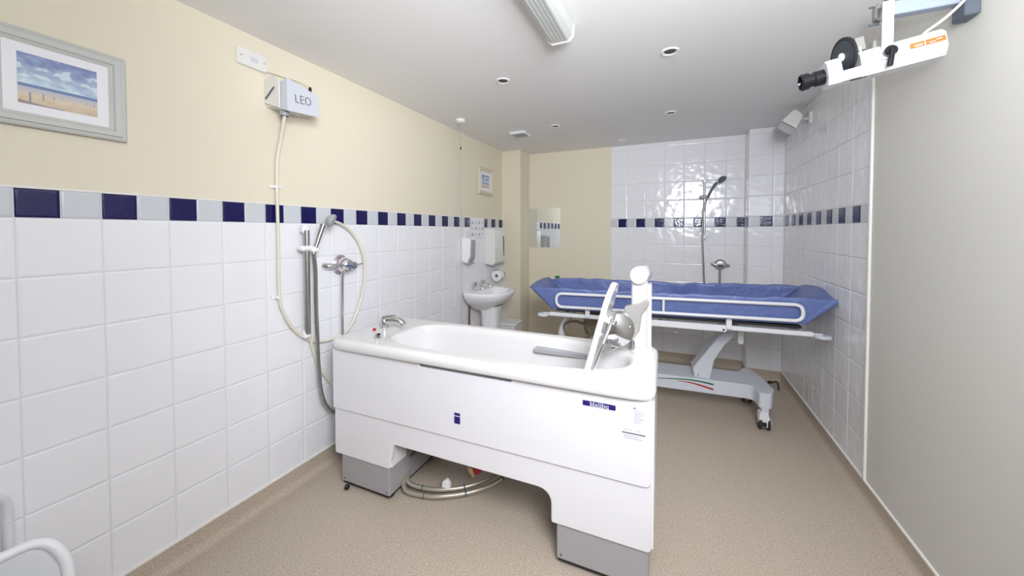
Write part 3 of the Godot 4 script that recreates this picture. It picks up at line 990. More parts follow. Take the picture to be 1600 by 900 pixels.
	prism(st, rounded([V2(0.0, 1.085), V2(0.10, 1.07), V2(0.135, 1.10), V2(0.13, 1.46), V2(0.11, 1.48), V2(0.0, 1.48)], [0.0, 0.02, 0.02, 0.02, 0.02, 0.0]), -3.50, -3.22, 0.006)
	fin(st, "dispenser_body", M.offwhite, d)
	st = nst()
	prism(st, rrect(-3.462, -3.44, 1.17, 1.40, 0.009), 0.131, 0.1345, 0.001, Transform3D(Basis(V(0, 0, 1), V(0, 1, 0), V(1, 0, 0)), Vector3.ZERO))
	fin(st, "sight_slot", M.dark, d)
	boxo("outlet_lip", M.grey_plastic, d, 0.02, 0.115, 1.064, 1.076, -3.48, -3.24, 0.003)

	var r := thing("toilet_roll", "white paper roll on a dark wall holder below the towel dispenser", "paper roll", V(0.09, 0.86, -3.42))
	st = nst()
	lathe(st, [V2(0.022, -0.05), V2(0.062, -0.05), V2(0.064, -0.046), V2(0.064, 0.046), V2(0.062, 0.05), V2(0.022, 0.05), V2(0.022, -0.05)], along(V(0.085, 0.935, -3.40), V(0, 0, 1)), 28)
	fin(st, "roll", M.paper, r)
	tubeo("holder", M.arm_dark, r, spline([V(0.004, 0.985, -3.462), V(0.06, 0.99, -3.466), V(0.12, 0.975, -3.468), V(0.14, 0.935, -3.468), V(0.10, 0.935, -3.468), V(0.085, 0.935, -3.455), V(0.085, 0.935, -3.345)], 5), 0.007, 8)

	var bi := thing("pedal_bin", "small white bin with a flat lid beside the pedestal basin", "bin", V(0.215, 0, -3.46))
	st = nst()
	prism(st, rrect(-0.10, 0.10, -0.12, 0.12, 0.03), 0.0, 0.36, 0.004, Transform3D(Basis(V(1, 0, 0), V(0, 0, -1), V(0, 1, 0)), V(0.215, 0.004, -3.46)))
	fin(st, "bin_body", M.offwhite, bi)
	st = nst()
	prism(st, rrect(-0.108, 0.108, -0.128, 0.128, 0.034), 0.0, 0.028, 0.008, Transform3D(Basis(V(1, 0, 0), V(0, 0, -1), V(0, 1, 0)), V(0.215, 0.366, -3.46)))
	fin(st, "bin_lid", M.plastic, bi)
	boxo("bin_pedal", M.arm_dark, bi, 0.318, 0.352, 0.012, 0.026, -3.49, -3.43, 0.004)

	var mi := thing("wall_mirror", "frameless rectangular mirror on the cream back wall", "mirror", V(0.455, 1.248, BACK))
	boxo("glass_edge", M.light_grey, mi, 0.247, 0.666, 1.248, 1.752, BACK + 0.0005, BACK + 0.0045, 0.0)
	boxo("mirror_face", M.mirror, mi, 0.249, 0.664, 1.250, 1.750, BACK + 0.0045, BACK + 0.0055, 0.0)

	# light pull hanging from the ceiling
	var pc := thing("pull_cord", "thin light pull cord hanging from a round white ceiling switch", "pull cord", V(0.22, CEIL - 0.03, -2.375))
	latheo("ceiling_switch", M.plastic, pc, [V2(0.0, CEIL - 0.030), V2(0.026, CEIL - 0.030), V2(0.040, CEIL - 0.022), V2(0.043, CEIL - 0.004), V2(0.043, CEIL)], Transform3D(Basis.IDENTITY, V(0.22, 0, -2.375)), 24)
	tubeo("cord", M.grey_plastic, pc, [V(0.22, CEIL - 0.028, -2.375), V(0.221, 1.6, -2.377), V(0.22, 0.56, -2.375)], 0.0022, 6)
	latheo("cord_joint", M.dark, pc, [V2(0.0, -0.014), V2(0.006, -0.010), V2(0.007, 0.0), V2(0.004, 0.012), V2(0.0, 0.014)], Transform3D(Basis.IDENTITY, V(0.22, 2.20, -2.376)), 10)
	latheo("cord_pull", M.plastic, pc, [V2(0.0, -0.045), V2(0.014, -0.043), V2(0.015, -0.02), V2(0.005, 0.0), V2(0.0, 0.0)], Transform3D(Basis.IDENTITY, V(0.22, 0.565, -2.375)), 14)

# ------------------------------------------------------------------ fittings on the walls
func shower_bar(parent: Node3D, a: Vector3, b: Vector3, r: float, wall: Vector3) -> void:
	tubeo("riser_rail", M.steel, parent, [a, b], r, 16)
	for p in [a, b]:
		var st := nst()
		var s := signf(p.y - (a.y + b.y) / 2)
		box(st, p + V(0, s * 0.004, 0) - wall * 0.012, V(0.044, 0.05, 0.044), 0.012)
		fin(st, "rail_end", M.plastic, parent)

func build_fittings() -> void:
	# riser rail with hand shower over the bath
	var k := thing("shower_riser", "hand shower on a white-ended riser rail on the long tiled wall", "shower", V(0.0, 0.85, -0.995))
	shower_bar(k, V(0.05, 1.462, -0.995), V(0.05, 0.865, -0.995), 0.0165, V(1, 0, 0))
	var st := nst()
	box(st, V(0.055, 1.358, -0.985), V(0.05, 0.030, 0.075), 0.010)
	box(st, V(0.075, 1.350, -1.025), V(0.045, 0.040, 0.045), 0.012)
	fin(st, "slider", M.plastic, k)
	st = nst()
	tube(st, [V(0.083, 1.325, -1.014), V(0.090, 1.42, -1.044), V(0.098, 1.495, -1.066)], [0.0095, 0.012, 0.015], 12)
	var hs := fin(st, "hand_shower", M.steel, k)
	latheo("spray_head", M.grey_plastic, hs, [V2(0.0, -0.022), V2(0.018, -0.020), V2(0.036, -0.002), V2(0.040, 0.012), V2(0.036, 0.020), V2(0.0, 0.021)], along(V(0.125, 1.522, -1.092), V(0.75, -0.40, -0.55)), 24)
	tubeo("metal_hose", M.steel, k, spline([V(0.083, 1.326, -1.014), V(0.075, 1.22, -1.030), V(0.065, 1.05, -1.038), V(0.060, 0.858, -1.047), V(0.060, 0.666, -1.053), V(0.060, 0.507, -1.067), V(0.060, 0.400, -1.101), V(0.065, 0.335, -1.160), V(0.07, 0.30, -1.25)], 8), 0.0105, 12)
	# mixer valve
	var mx := thing("shower_mixer", "chrome shower mixer valve with a supply pipe beside the riser rail", "mixer tap", V(0.0, 0.80, -1.26))
	latheo("wall_plate", M.chrome, mx, [V2(0.062, 0.001), V2(0.064, 0.008), V2(0.055, 0.016), V2(0.0, 0.018)], along(V(0.0, 1.24, -1.262), V(1, 0, 0)), 32)
	latheo("valve_body", M.chrome, mx, [V2(0.048, 0.012), V2(0.048, 0.045), V2(0.042, 0.058), V2(0.036, 0.060), V2(0.034, 0.085), V2(0.026, 0.092), V2(0.0, 0.094)], along(V(0.0, 1.24, -1.262), V(1, 0, 0)), 28)
	latheo("red_ring", M.red, mx, [V2(0.0485, 0.028), V2(0.0492, 0.031), V2(0.0485, 0.034)], along(V(0.0, 1.24, -1.262), V(1, 0, 0)), 28)
	tubeo("inlet_elbow", M.chrome, mx, [V(0.035, 1.24, -1.21), V(0.035, 1.24, -1.165), V(0.02, 1.24, -1.15), V(0.0, 1.24, -1.148)], [0.016, 0.018, 0.020, 0.024], 14)
	latheo("flow_knob", M.chrome, mx, [V2(0.020, 0.0), V2(0.024, 0.012), V2(0.024, 0.03), V2(0.018, 0.036), V2(0.0, 0.037)], along(V(0.055, 1.236, -1.315), V(0.85, 0, 0.5)), 20)
	latheo("knob_face", M.arm_dark, mx, [V2(0.017, 0.0371), V2(0.015, 0.0375), V2(0.0, 0.0375)], along(V(0.055, 1.236, -1.315), V(0.85, 0, 0.5)), 20)
	tubeo("flow_lever", M.chrome, mx, [V(0.065, 1.236, -1.32), V(0.07, 1.240, -1.385)], [0.006, 0.004], 10)
	tubeo("supply_pipe", M.chrome, mx, [V(0.04, 1.20, -1.254), V(0.03, 1.16, -1.254), V(0.028, 0.79, -1.25), V(0.028, 0.55, -1.25)], 0.0095, 12)

	# tilted dispenser box marked LEO with its hose
	var l := thing("dosing_box", "grey-white metal box marked LEO with a cream hose hanging from it", "dispenser", V(0.0, 2.08, -0.88))
	st = nst()
	var zf := [-0.815, -1.005]
	var pts := []
	for q in [[0.045, 2.105, 2.215, zf[0]], [0.165, 2.072, 2.238, zf[0]], [0.155, 2.092, 2.206, zf[1]], [0.045, 2.115, 2.200, zf[1]]]:
		pts.append([V(q[0], q[1], q[3]), V(q[0], q[2], q[3])])
	st.set_smooth_group(-1)
	for i in 4:
		var a: Array = pts[i]
		var b: Array = pts[(i + 1) % 4]
		var mid: Vector3 = (a[0] + b[0]) / 2 - V(0.105, 2.15, -0.91)
		mid.y = 0
		face_out(st, [a[0], b[0], b[1], a[1]], mid)
	face_out(st, [pts[0][1], pts[1][1], pts[2][1]], V(0, 1, 0))
	face_out(st, [pts[0][1], pts[2][1], pts[3][1]], V(0, 1, 0))
	face_out(st, [pts[0][0], pts[1][0], pts[2][0]], V(0, -1, 0))
	face_out(st, [pts[0][0], pts[2][0], pts[3][0]], V(0, -1, 0))
	var cs := fin(st, "case", M.light_grey, l)
	var fx: Vector3 = (pts[2][0] - pts[1][0]).normalized()
	var fy := V(0, 1, 0)
	fy = (fy - fx * fx.dot(fy)).normalized()
	var fz := fx.cross(fy)
	words("lettering", "LEO", 0.042, M.ink, cs, Transform3D(Basis(fx, fy, fz), (pts[1][0] + pts[2][1]) / 2 + V(0, 0.014, 0.004) + fz * 0.0008 - OFF))
	st = nst()
	prism(st, rounded([V2(0.0, 2.13), V2(0.0, 2.255), V2(0.07, 2.262), V2(0.115, 2.225), V2(0.115, 2.09)], 0.006), -0.812, -0.806, 0.0)
	var brk := fin(st, "bracket_plate", M.offwhite, l)
	tubeo("bracket_clip", M.arm_dark, brk, [V(0.012, 2.15, -0.803), V(0.08, 2.20, -0.803)], 0.004, 6)
	bracket_back(l)
	latheo("hose_union", M.grey_plastic, l, [V2(0.020, 2.06), V2(0.022, 2.065), V2(0.022, 2.095), V2(0.014, 2.10), V2(0.014, 2.12)], Transform3D(Basis.IDENTITY, V(0.10, 0, -0.845)), 18)
	tubeo("antenna", M.grey_plastic, l, [V(0.10, 2.19, -0.985), V(0.10, 2.225, -0.99)], 0.007, 10)
	tubeo("antenna_tip", M.dark, l, [V(0.10, 2.225, -0.99), V(0.10, 2.258, -0.994), V(0.10, 2.264, -0.995)], [0.009, 0.008, 0.004], 10)
	boxo("top_button", M.dark, l, 0.125, 0.140, 2.232, 2.239, -0.86, -0.845, 0.001)
	var hose := [V(0.10, 2.065, -0.845), V(0.075, 2.02, -0.853), V(0.04, 1.93, -0.858), V(0.022, 1.838, -0.853), V(0.020, 1.694, -0.850), V(0.020, 1.391, -0.852), V(0.020, 1.099, -0.854), V(0.020, 0.996, -0.881), V(0.020, 0.914, -0.924), V(0.018, 0.848, -0.984), V(0.018, 0.794, -1.069), V(0.018, 0.779, -1.180), V(0.025, 0.807, -1.293), V(0.025, 0.921, -1.378), V(0.025, 1.087, -1.436), V(0.025, 1.232, -1.444), V(0.025, 1.366, -1.401), V(0.030, 1.461, -1.318), V(0.04, 1.506, -1.229), V(0.06, 1.516, -1.150), V(0.085, 1.505, -1.10)]
	tubeo("hose", M.hose, l, spline(hose, 7), 0.0085, 12)
	tubeo("hose", M.hose, l, spline([V(0.018, 0.86, -1.028), V(0.018, 0.759, -1.048), V(0.02, 0.643, -1.084), V(0.03, 0.509, -1.167), V(0.05, 0.42, -1.26)], 7), 0.0085, 12)
	for y in [1.694, 1.097]:
		st = nst()
		box(st, V(0.014, y, -0.851), V(0.028, 0.020, 0.028), 0.006)
		box(st, V(0.004, y, -0.851), V(0.007, 0.016, 0.062), 0.002)
		fin(st, "hose_clip", M.plastic, l)
	# switch plate feeding it
	var sp := thing("switch_plate", "white fused outlet plate with a thin flex near the ceiling", "outlet", V(0.0, 2.285, -0.745))
	boxo("plate", M.offwhite, sp, 0.0, 0.010, 2.286, 2.372, -0.818, -0.672, 0.004)
	for q in [[2.33, -0.69], [2.33, -0.80]]:
		latheo("screw", M.grey_metal, sp, [V2(0.004, 0.0), V2(0.004, 0.0015), V2(0.0, 0.002)], along(V(0.010, q[0], q[1]), V(1, 0, 0)), 10)
	boxo("fuse_carrier", M.light_grey, sp, 0.010, 0.0135, 2.318, 2.338, -0.768, -0.735, 0.001)
	tubeo("flex", M.hose, sp, spline([V(0.012, 2.295, -0.81), V(0.014, 2.30, -0.90), V(0.02, 2.305, -0.99), V(0.07, 2.275, -1.02), V(0.095, 2.19, -0.99)], 6), 0.0028, 8)

	# shower on the back wall
	var sb := thing("wall_shower", "shower rail with dark hand shower on the glossy back wall tiles", "shower", V(2.27, 0.87, BACK))
	shower_bar(sb, V(2.268, 1.985, BACK + 0.05), V(2.268, 1.40, BACK + 0.05), 0.011, V(0, 0, 1))
	st = nst()
	box(st, V(2.255, 1.818, BACK + 0.06), V(0.075, 0.036, 0.05), 0.012)
	fin(st, "slider", M.grey_plastic, sb)
	st = nst()
	tube(st, [V(2.292, 1.805, BACK + 0.09), V(2.330, 1.89, BACK + 0.10), V(2.372, 1.962, BACK + 0.11)], [0.010, 0.012, 0.015], 12)
	var h2 := fin(st, "hand_shower", M.arm_dark, sb)
	latheo("spray_head", M.arm_dark, h2, [V2(0.0, -0.02), V2(0.022, -0.018), V2(0.042, 0.0), V2(0.046, 0.014), V2(0.040, 0.020), V2(0.0, 0.021)], along(V(2.415, 1.992, BACK + 0.12), V(0.55, -0.75, 0.35)), 24)
	tubeo("metal_hose", M.steel, sb, spline([V(2.290, 1.80, BACK + 0.09), V(2.262, 1.70, BACK + 0.075), V(2.250, 1.45, BACK + 0.06), V(2.262, 1.15, BACK + 0.05), V(2.275, 0.90, BACK + 0.045), V(2.31, 0.62, BACK + 0.05), V(2.38, 0.55, BACK + 0.05), V(2.42, 0.62, BACK + 0.05), V(2.421, 0.70, BACK + 0.045)], 7), 0.0085, 10)
	var m2 := thing("wall_mixer", "chrome mixer valve with two levers on the back wall tiles", "mixer tap", V(2.42, 0.68, BACK))
	latheo("valve_body", M.steel, m2, [V2(0.058, 0.001), V2(0.058, 0.012), V2(0.046, 0.03), V2(0.044, 0.055), V2(0.036, 0.066), V2(0.0, 0.07)], along(V(2.421, 1.10, BACK), V(0, 0, 1)), 28)
	latheo("dial", M.chrome, m2, [V2(0.028, 0.068), V2(0.026, 0.084), V2(0.0, 0.087)], along(V(2.421, 1.10, BACK), V(0, 0, 1)), 20)
	for s in [[-1, 0.012], [1, -0.008]]:
		tubeo("lever", M.steel, m2, [V(2.421 + s[0] * 0.035, 1.10, BACK + 0.045), V(2.421 + s[0] * 0.06, 1.10 + s[1] * 0.5, BACK + 0.05), V(2.421 + s[0] * 0.085, 1.10 + s[1], BACK + 0.05)], [0.022, 0.017, 0.011], 12)
	tubeo("supply_pipe", M.steel, m2, [V(2.421, 1.06, BACK + 0.03), V(2.419, 0.90, BACK + 0.03), V(2.419, 0.68, BACK + 0.03)], 0.0105, 12)

	var fc := thing("loose_cable", "short dark cable end lying on the floor in the shower corner", "cable", V(2.80, 0.0, -3.66))
	tubeo("cable", M.rubber, fc, spline([V(2.70, 0.006, -3.70), V(2.78, 0.006, -3.69), V(2.83, 0.03, -3.67), V(2.86, 0.05, -3.64), V(2.865, 0.02, -3.60), V(2.855, 0.006, -3.56)], 6), 0.006, 8)
	tubeo("cable_plug", M.rubber, fc, [V(2.81, 0.013, -3.71), V(2.84, 0.013, -3.72)], [0.012, 0.009], 10)
	# small speaker on the tiled right wall
	var spk := thing("wall_speaker", "small white wall speaker with a grey grille up by the ceiling", "speaker", V(2.83, 2.25, -3.16))
	st = nst()
	prism(st, rounded([V2(2.838, 2.424), V2(2.752, 2.338), V2(2.846, 2.266), V2(2.892, 2.362)], [0.025, 0.010, 0.010, 0.025]), -3.27, -3.13, 0.003)
	fin(st, "cabinet", M.offwhite, spk)
	st = nst()
	prism(st, rounded([V2(2.752, 2.334), V2(2.842, 2.264), V2(2.815, 2.215), V2(2.716, 2.288)], [0.006, 0.006, 0.02, 0.02]), -3.267, -3.136, 0.002)
	fin(st, "grille", M.ir, spk)
	tubeo("arm", M.offwhite, spk, [V(2.875, 2.345, -3.19), V(2.905, 2.335, -3.14), V(2.929, 2.33, -3.10)], 0.010, 10)
	boxo("wall_plate", M.plastic, spk, 2.919, 2.931, 2.285, 2.375, -3.125, -3.075, 0.003)

	# ceiling: recessed downlights
	var where := [["recessed ceiling downlight with a dark centre above the bath foot", V(0.927, CEIL, -1.774), true], ["recessed ceiling downlight with a dark centre between projector and fluorescent fitting", V(1.943, CEIL, -1.801), true], ["recessed ceiling downlight with a dark centre next to the square vent", V(0.934, CEIL, -2.913), true], ["recessed ceiling downlight with a dark centre above the shower trolley", V(1.937, CEIL, -2.939), true], ["small pale round ceiling light close to the back wall tiles", V(1.442, CEIL, -3.724), false]]
	for w in where:
		var dl := thing("downlight", w[0], "downlight", w[1], 0.0, true, "recessed ceiling downlights")
		var prof := [V2(0.047, 0.0), V2(0.048, -0.003), V2(0.043, -0.007), V2(0.036, -0.006), V2(0.031, -0.002), V2(0.029, 0.0)]
		prof.reverse()
		latheo("bezel", M.plastic, dl, prof, Transform3D.IDENTITY, 32)
		latheo("lamp_face", M.recess if w[2] else M.offwhite, dl, [V2(0.0, -0.0015), V2(0.031, -0.0015), V2(0.031, -0.0005)], Transform3D.IDENTITY, 24)
	var vt := thing("ceiling_vent", "square white extractor vent on the ceiling near the column", "vent", V(0.534, CEIL, -3.003), 0.0, true)
	boxo("vent_frame", M.plastic, vt, -0.085, 0.085, -0.022, 0.0, -0.085, 0.085, 0.008)
	for i in 7:
		boxo("louvre", M.grey_plastic, vt, -0.066, 0.066, -0.0255, -0.0205, -0.063 + i * 0.0185, -0.051 + i * 0.0185, 0.001)

	# fluorescent fitting
	var ff := thing("fluorescent_fitting", "unlit fluorescent ceiling fitting with a clear ribbed diffuser", "ceiling light", V(1.455, CEIL, -0.72), 0.0, true)
	boxo("spine", M.plastic, ff, -0.052, 0.052, -0.028, 0.0, -0.605, 0.605, 0.003)
	st = nst()
	prism(st, rounded([V2(-0.066, -0.012), V2(-0.062, -0.055), V2(-0.040, -0.076), V2(0.040, -0.076), V2(0.062, -0.055), V2(0.066, -0.012)], [0.0, 0.012, 0.012, 0.012, 0.012, 0.0]), -0.60, 0.60, 0.002)
	var df := fin(st, "diffuser", M.diffuser, ff)
	for i in 5:
		boxo("diffuser_rib", M.diffuser, df, -0.034 + i * 0.017 - 0.0015, -0.034 + i * 0.017 + 0.0015, -0.0775, -0.0755, -0.59, 0.59, 0.0)
	for s in [-1, 1]:
		st = nst()
		prism(st, rounded([V2(-0.070, -0.004), V2(-0.066, -0.058), V2(-0.043, -0.080), V2(0.043, -0.080), V2(0.066, -0.058), V2(0.070, -0.004)], [0.0, 0.012, 0.012, 0.012, 0.012, 0.0]), 0.597 if s > 0 else -0.612, 0.612 if s > 0 else -0.597, 0.003)
		fin(st, "end_cap", M.offwhite, ff)

func bracket_back(l: Node3D) -> void:
	boxo("bracket_back", M.offwhite, l, 0.0, 0.045, 2.11, 2.24, -0.99, -0.815, 0.002)

# ------------------------------------------------------------------ pictures
func beach(w: int, h: int, seed_: int) -> Image:
	# a plain seaside view: violet-blue sky, pale cloud, sea line, sand and a few posts
	var n := FastNoiseLite.new()
	n.seed = seed_
	n.frequency = 0.012
	n.fractal_octaves = 4
	var im := Image.create(w, h, false, Image.FORMAT_RGB8)
	for y in h:
		for x in w:
			var v := float(y) / h
			var c: Color
			var k := n.get_noise_2d(x, y * 2.2)
			if v < 0.60:
				c = Color(0.50, 0.55, 0.72).lerp(Color(0.78, 0.86, 0.90), clampf(v * 1.7 + k * 0.5, 0, 1))
				if k > 0.12 and v > 0.12:
					c = c.lerp(Color(0.86, 0.90, 0.92), clampf((k - 0.12) * 4.0, 0, 0.8))
			elif v < 0.66:
				c = Color(0.45, 0.53, 0.68)
			else:
				c = Color(0.72, 0.74, 0.80).lerp(Color(0.86, 0.80, 0.70), clampf((v - 0.66) * 6.0, 0, 1))
				c = c.lerp(Color(0.78, 0.69, 0.58), clampf((v - 0.80) * 3.0 + k * 0.4, 0, 1))
				if v > 0.93 + 0.05 * sin(x * 0.01) and x < w * 0.55:
					c = c.lerp(Color(0.50, 0.47, 0.48), 0.7)
			im.set_pixel(x, y, c)
	var posts := [[0.13, 0.76, 0.20, 0.022], [0.29, 0.75, 0.13, 0.016], [0.42, 0.75, 0.08, 0.010], [0.53, 0.73, 0.05, 0.008], [0.85, 0.72, 0.05, 0.010], [0.95, 0.73, 0.07, 0.010]]
	for p in posts:
		im.fill_rect(Rect2i(int(p[0] * w), int(p[1] * h), maxi(2, int(p[3] * w)), maxi(3, int(p[2] * h))), Color(0.55, 0.56, 0.60))
	return im

func picture(called: String, label: String, z0: float, z1: float, y0: float, y1: float, bar: float, mount: float, m: Material, im: Image) -> void:
	# hangs on the left wall; z0 is the end further into the room
	var o := thing(called, label, "picture", V(0.0, y0, (z0 + z1) / 2))
	var xf := Transform3D(Basis(V(0, 0, -1), V(0, 1, 0), V(1, 0, 0)), Vector3.ZERO)
	var u0 := -z1
	var u1 := -z0
	var outer := [V2(u0, y0), V2(u1, y0), V2(u1, y1), V2(u0, y1)]
	var inner := [V2(u0 + bar, y0 + bar), V2(u1 - bar, y0 + bar), V2(u1 - bar, y1 - bar), V2(u0 + bar, y1 - bar)]
	for s in 4:
		var t := (s + 1) % 4
		var st := nst()
		st.set_smooth_group(-1)
		var prof := [[0.0, 0.001], [0.0, 0.016], [0.12, 0.020], [0.30, 0.016], [0.36, 0.022], [0.70, 0.020], [0.78, 0.014], [1.0, 0.009], [1.0, 0.001]]
		for i in prof.size() - 1:
			var f0: float = prof[i][0]
			var f1: float = prof[i + 1][0]
			var A: Vector2 = outer[s].lerp(inner[s], f0)
			var B: Vector2 = outer[t].lerp(inner[t], f0)
			var C: Vector2 = outer[t].lerp(inner[t], f1)
			var D: Vector2 = outer[s].lerp(inner[s], f1)
			quad(st, xf * V(A.x, A.y, prof[i][1]), xf * V(B.x, B.y, prof[i][1]), xf * V(C.x, C.y, prof[i + 1][1]), xf * V(D.x, D.y, prof[i + 1][1]))
		fin(st, "frame_moulding", m, o)
	boxo("mount_board", M.paper, o, 0.001, 0.007, y0 + bar * 0.9, y1 - bar * 0.9, z0 + bar * 0.9, z1 - bar * 0.9, 0.0)
	var st2 := nst()
	var a := bar + mount
	var c4 := [V2(u0 + a, y0 + a), V2(u1 - a, y0 + a), V2(u1 - a, y1 - a), V2(u0 + a, y1 - a)]
	var uvs := [V2(0, 1), V2(1, 1), V2(1, 0), V2(0, 0)]
	st2.set_smooth_group(-1)
	for k in [0, 2, 1, 0, 3, 2]:
		st2.set_uv(uvs[k])
		st2.add_vertex(xf * V(c4[k].x, c4[k].y, 0.0075) - OFF)
	var pm := mat(Color.WHITE, 0.5)
	pm.albedo_texture = ImageTexture.create_from_image(im)
	fin(st2, "print", pm, o)

# ------------------------------------------------------------------ projector on the right wall
func build_projector() -> void:
	var z := -1.43
	var br := thing("wall_bracket", "blue-grey metal wall bracket arm carrying the white projector", "bracket", V(ROOM_W, 2.20, z))
	var st := nst()
	bx(st, 2.890, 2.930, 2.205, 2.335, z - 0.035, z + 0.035, 0.004)
	fin(st, "wall_block", M.arm_dark, br)
	boxo("arm", M.arm_blue, br, 2.690, 2.900, 2.262, 2.312, z - 0.028, z + 0.012, 0.003)
	boxo("clamp", M.steel, br, 2.663, 2.692, 2.255, 2.316, z - 0.024, z + 0.010, 0.005)
	for y in [2.250, 2.318]:
		tubeo("clamp_screw", M.arm_dark, br, [V(2.655, y, z - 0.02), V(2.685, y, z - 0.02)], 0.004, 8)

	var p := thing("projector", "white hexagonal effects projector with black lens and dark picture wheel", "projector", V(2.69, 2.03, z))
	# axis runs down towards the lens
	var tail := V(2.842, 2.128, z)
	var nose := V(2.512, 2.074, z)
	var ax := (nose - tail).normalized()
	var up := (V(0, 1, 0) - ax * ax.y).normalized()
	var side := V(0, 0, 1)
	var length := tail.distance_to(nose)
	var xf := Transform3D(Basis(up.cross(ax) * -1.0, up, ax), tail)
	xf = Transform3D(Basis(ax, up, ax.cross(up)), tail)
	# xf: x along the axis, y up, z = across
	var zz := xf.basis.z.z
	var hexa := [V2(-0.052, 0.028), V2(-0.052, -0.022), V2(-0.030, -0.050), V2(0.030, -0.050), V2(0.052, -0.022), V2(0.052, 0.028), V2(0.034, 0.044), V2(-0.034, 0.044)]
	var px := Transform3D(Basis(xf.basis.z, xf.basis.y, -xf.basis.x), tail)
	# body in two lengths with a slot for the wheel between
	var cut0 := 0.235
	var cut1 := 0.290
	st = nst()
	prism(st, hexa, -cut0, 0.0, 0.003, px)
	var body := fin(st, "body", M.case_white, p)
	st = nst()
	prism(st, hexa, -length, -cut1, 0.003, px)
	fin(st, "nose_housing", M.case_white, p)
	st = nst()
	var low := [V2(-0.050, -0.020), V2(-0.030, -0.048), V2(0.030, -0.048), V2(0.050, -0.020), V2(0.050, -0.014), V2(-0.050, -0.014)]
	prism(st, low, -cut1 - 0.004, -cut0 + 0.004, 0.0, px)
	fin(st, "body_floor", M.case_white, p)
	boxo_xf("vent_slot", M.dark, p, V(0.24, -0.0505, 0.02 * signf(zz)), V(0.05, 0.002, 0.008), xf)
	# lens
	st = nst()
	lathe(st, [V2(0.0, -0.005), V2(0.030, -0.005), V2(0.030, 0.030), V2(0.026, 0.034), V2(0.026, 0.048), V2(0.032, 0.050), V2(0.033, 0.072), V2(0.030, 0.076), V2(0.026, 0.076), V2(0.024, 0.066), V2(0.0, 0.062)], Transform3D(Basis(xf.basis.y, xf.basis.x, -xf.basis.z), nose + up * -0.004), 28)
	fin(st, "lens", M.lens_black, p)
	# picture wheel
	var hub := xf * V(0.262, 0.052, 0.0)
	var wx := along(hub, (ax + V(0, 0, 0.20)).normalized())
	var wheel := latheo("picture_wheel", M.dark, p, [V2(0.0, -0.006), V2(0.066, -0.006), V2(0.072, -0.003), V2(0.072, 0.005), V2(0.066, 0.008), V2(0.060, 0.006)], wx, 40)
	latheo("wheel_face", M.disc, wheel, [V2(0.061, 0.0055), V2(0.060, 0.0068), V2(0.0, 0.0068)], wx, 36)
	latheo("wheel_hub", M.offwhite, wheel, [V2(0.016, 0.0068), V2(0.016, 0.012), V2(0.012, 0.014), V2(0.0, 0.014)], wx, 20)
	boxo_xf("motor", M.steel, p, V(0.222, 0.074, 0.022 * signf(zz)), V(0.028, 0.05, 0.03), xf)
	boxo_xf("motor_bracket", M.case_white, p, V(0.226, 0.040, 0.03 * signf(zz)), V(0.006, 0.05, 0.02), xf)
	# hanging strap, knob and handle
	boxo("strap", M.case_white, p, 2.664, 2.696, 2.085, 2.300, z + 0.054, z + 0.060, 0.001)
	boxo("strap_top", M.case_white, p, 2.664, 2.696, 2.294, 2.300, z + 0.012, z + 0.060, 0.001)
	latheo("tilt_knob", M.lens_black, p, [V2(0.018, 0.0), V2(0.019, 0.016), V2(0.014, 0.020), V2(0.0, 0.021)], along(V(2.684, 2.108, z + 0.060), V(0, 0, 1)), 16)
	tubeo("tilt_lever", M.lens_black, p, [V(2.686, 2.112, z + 0.076), V(2.683, 2.085, z + 0.080), V(2.679, 2.052, z + 0.080)], [0.011, 0.009, 0.009], 10)
	# orange maker's label with pale print
	var lab := boxo_xf("orange_label", M.orange, p, V(0.052, 0.006, 0.0524 * signf(zz)), V(0.094, 0.019, 0.0008), xf)
	for q in [[0.076, 0.004, 0.022, 0.005], [0.059, 0.006, 0.003, 0.016], [0.040, 0.003, 0.016, 0.0025], [0.022, 0.008, 0.016, 0.0025]]:
		boxo_xf("pale_print", M.paper, lab, V(q[0], q[1], 0.0530 * signf(zz)), V(q[2], q[3], 0.0006), xf)
	for u in [0.015, 0.125, 0.195]:
		var sxf := along(xf * V(u, 0.020, 0.052 * signf(zz)), V(0, 0, 1))
		latheo("screw", M.grey_metal, p, [V2(0.0035, 0.0), V2(0.0035, 0.001), V2(0.0, 0.0015)], sxf, 8)
	tubeo("power_cable", M.hose, p, spline([xf * V(0.02, 0.044, 0.0), V(2.80, 2.175, z + 0.01), V(2.85, 2.215, z + 0.03), V(2.895, 2.275, z + 0.05), V(2.915, 2.36, z + 0.05), V(2.918, CEIL - 0.002, z + 0.05)], 7), 0.005, 8)

func boxo_xf(called: String, m: Material, parent: Node, c: Vector3, s: Vector3, xf: Transform3D) -> MeshInstance3D:
	var st := nst()
	box(st, c, s, 0.0008, xf)
	return fin(st, called, m, parent)

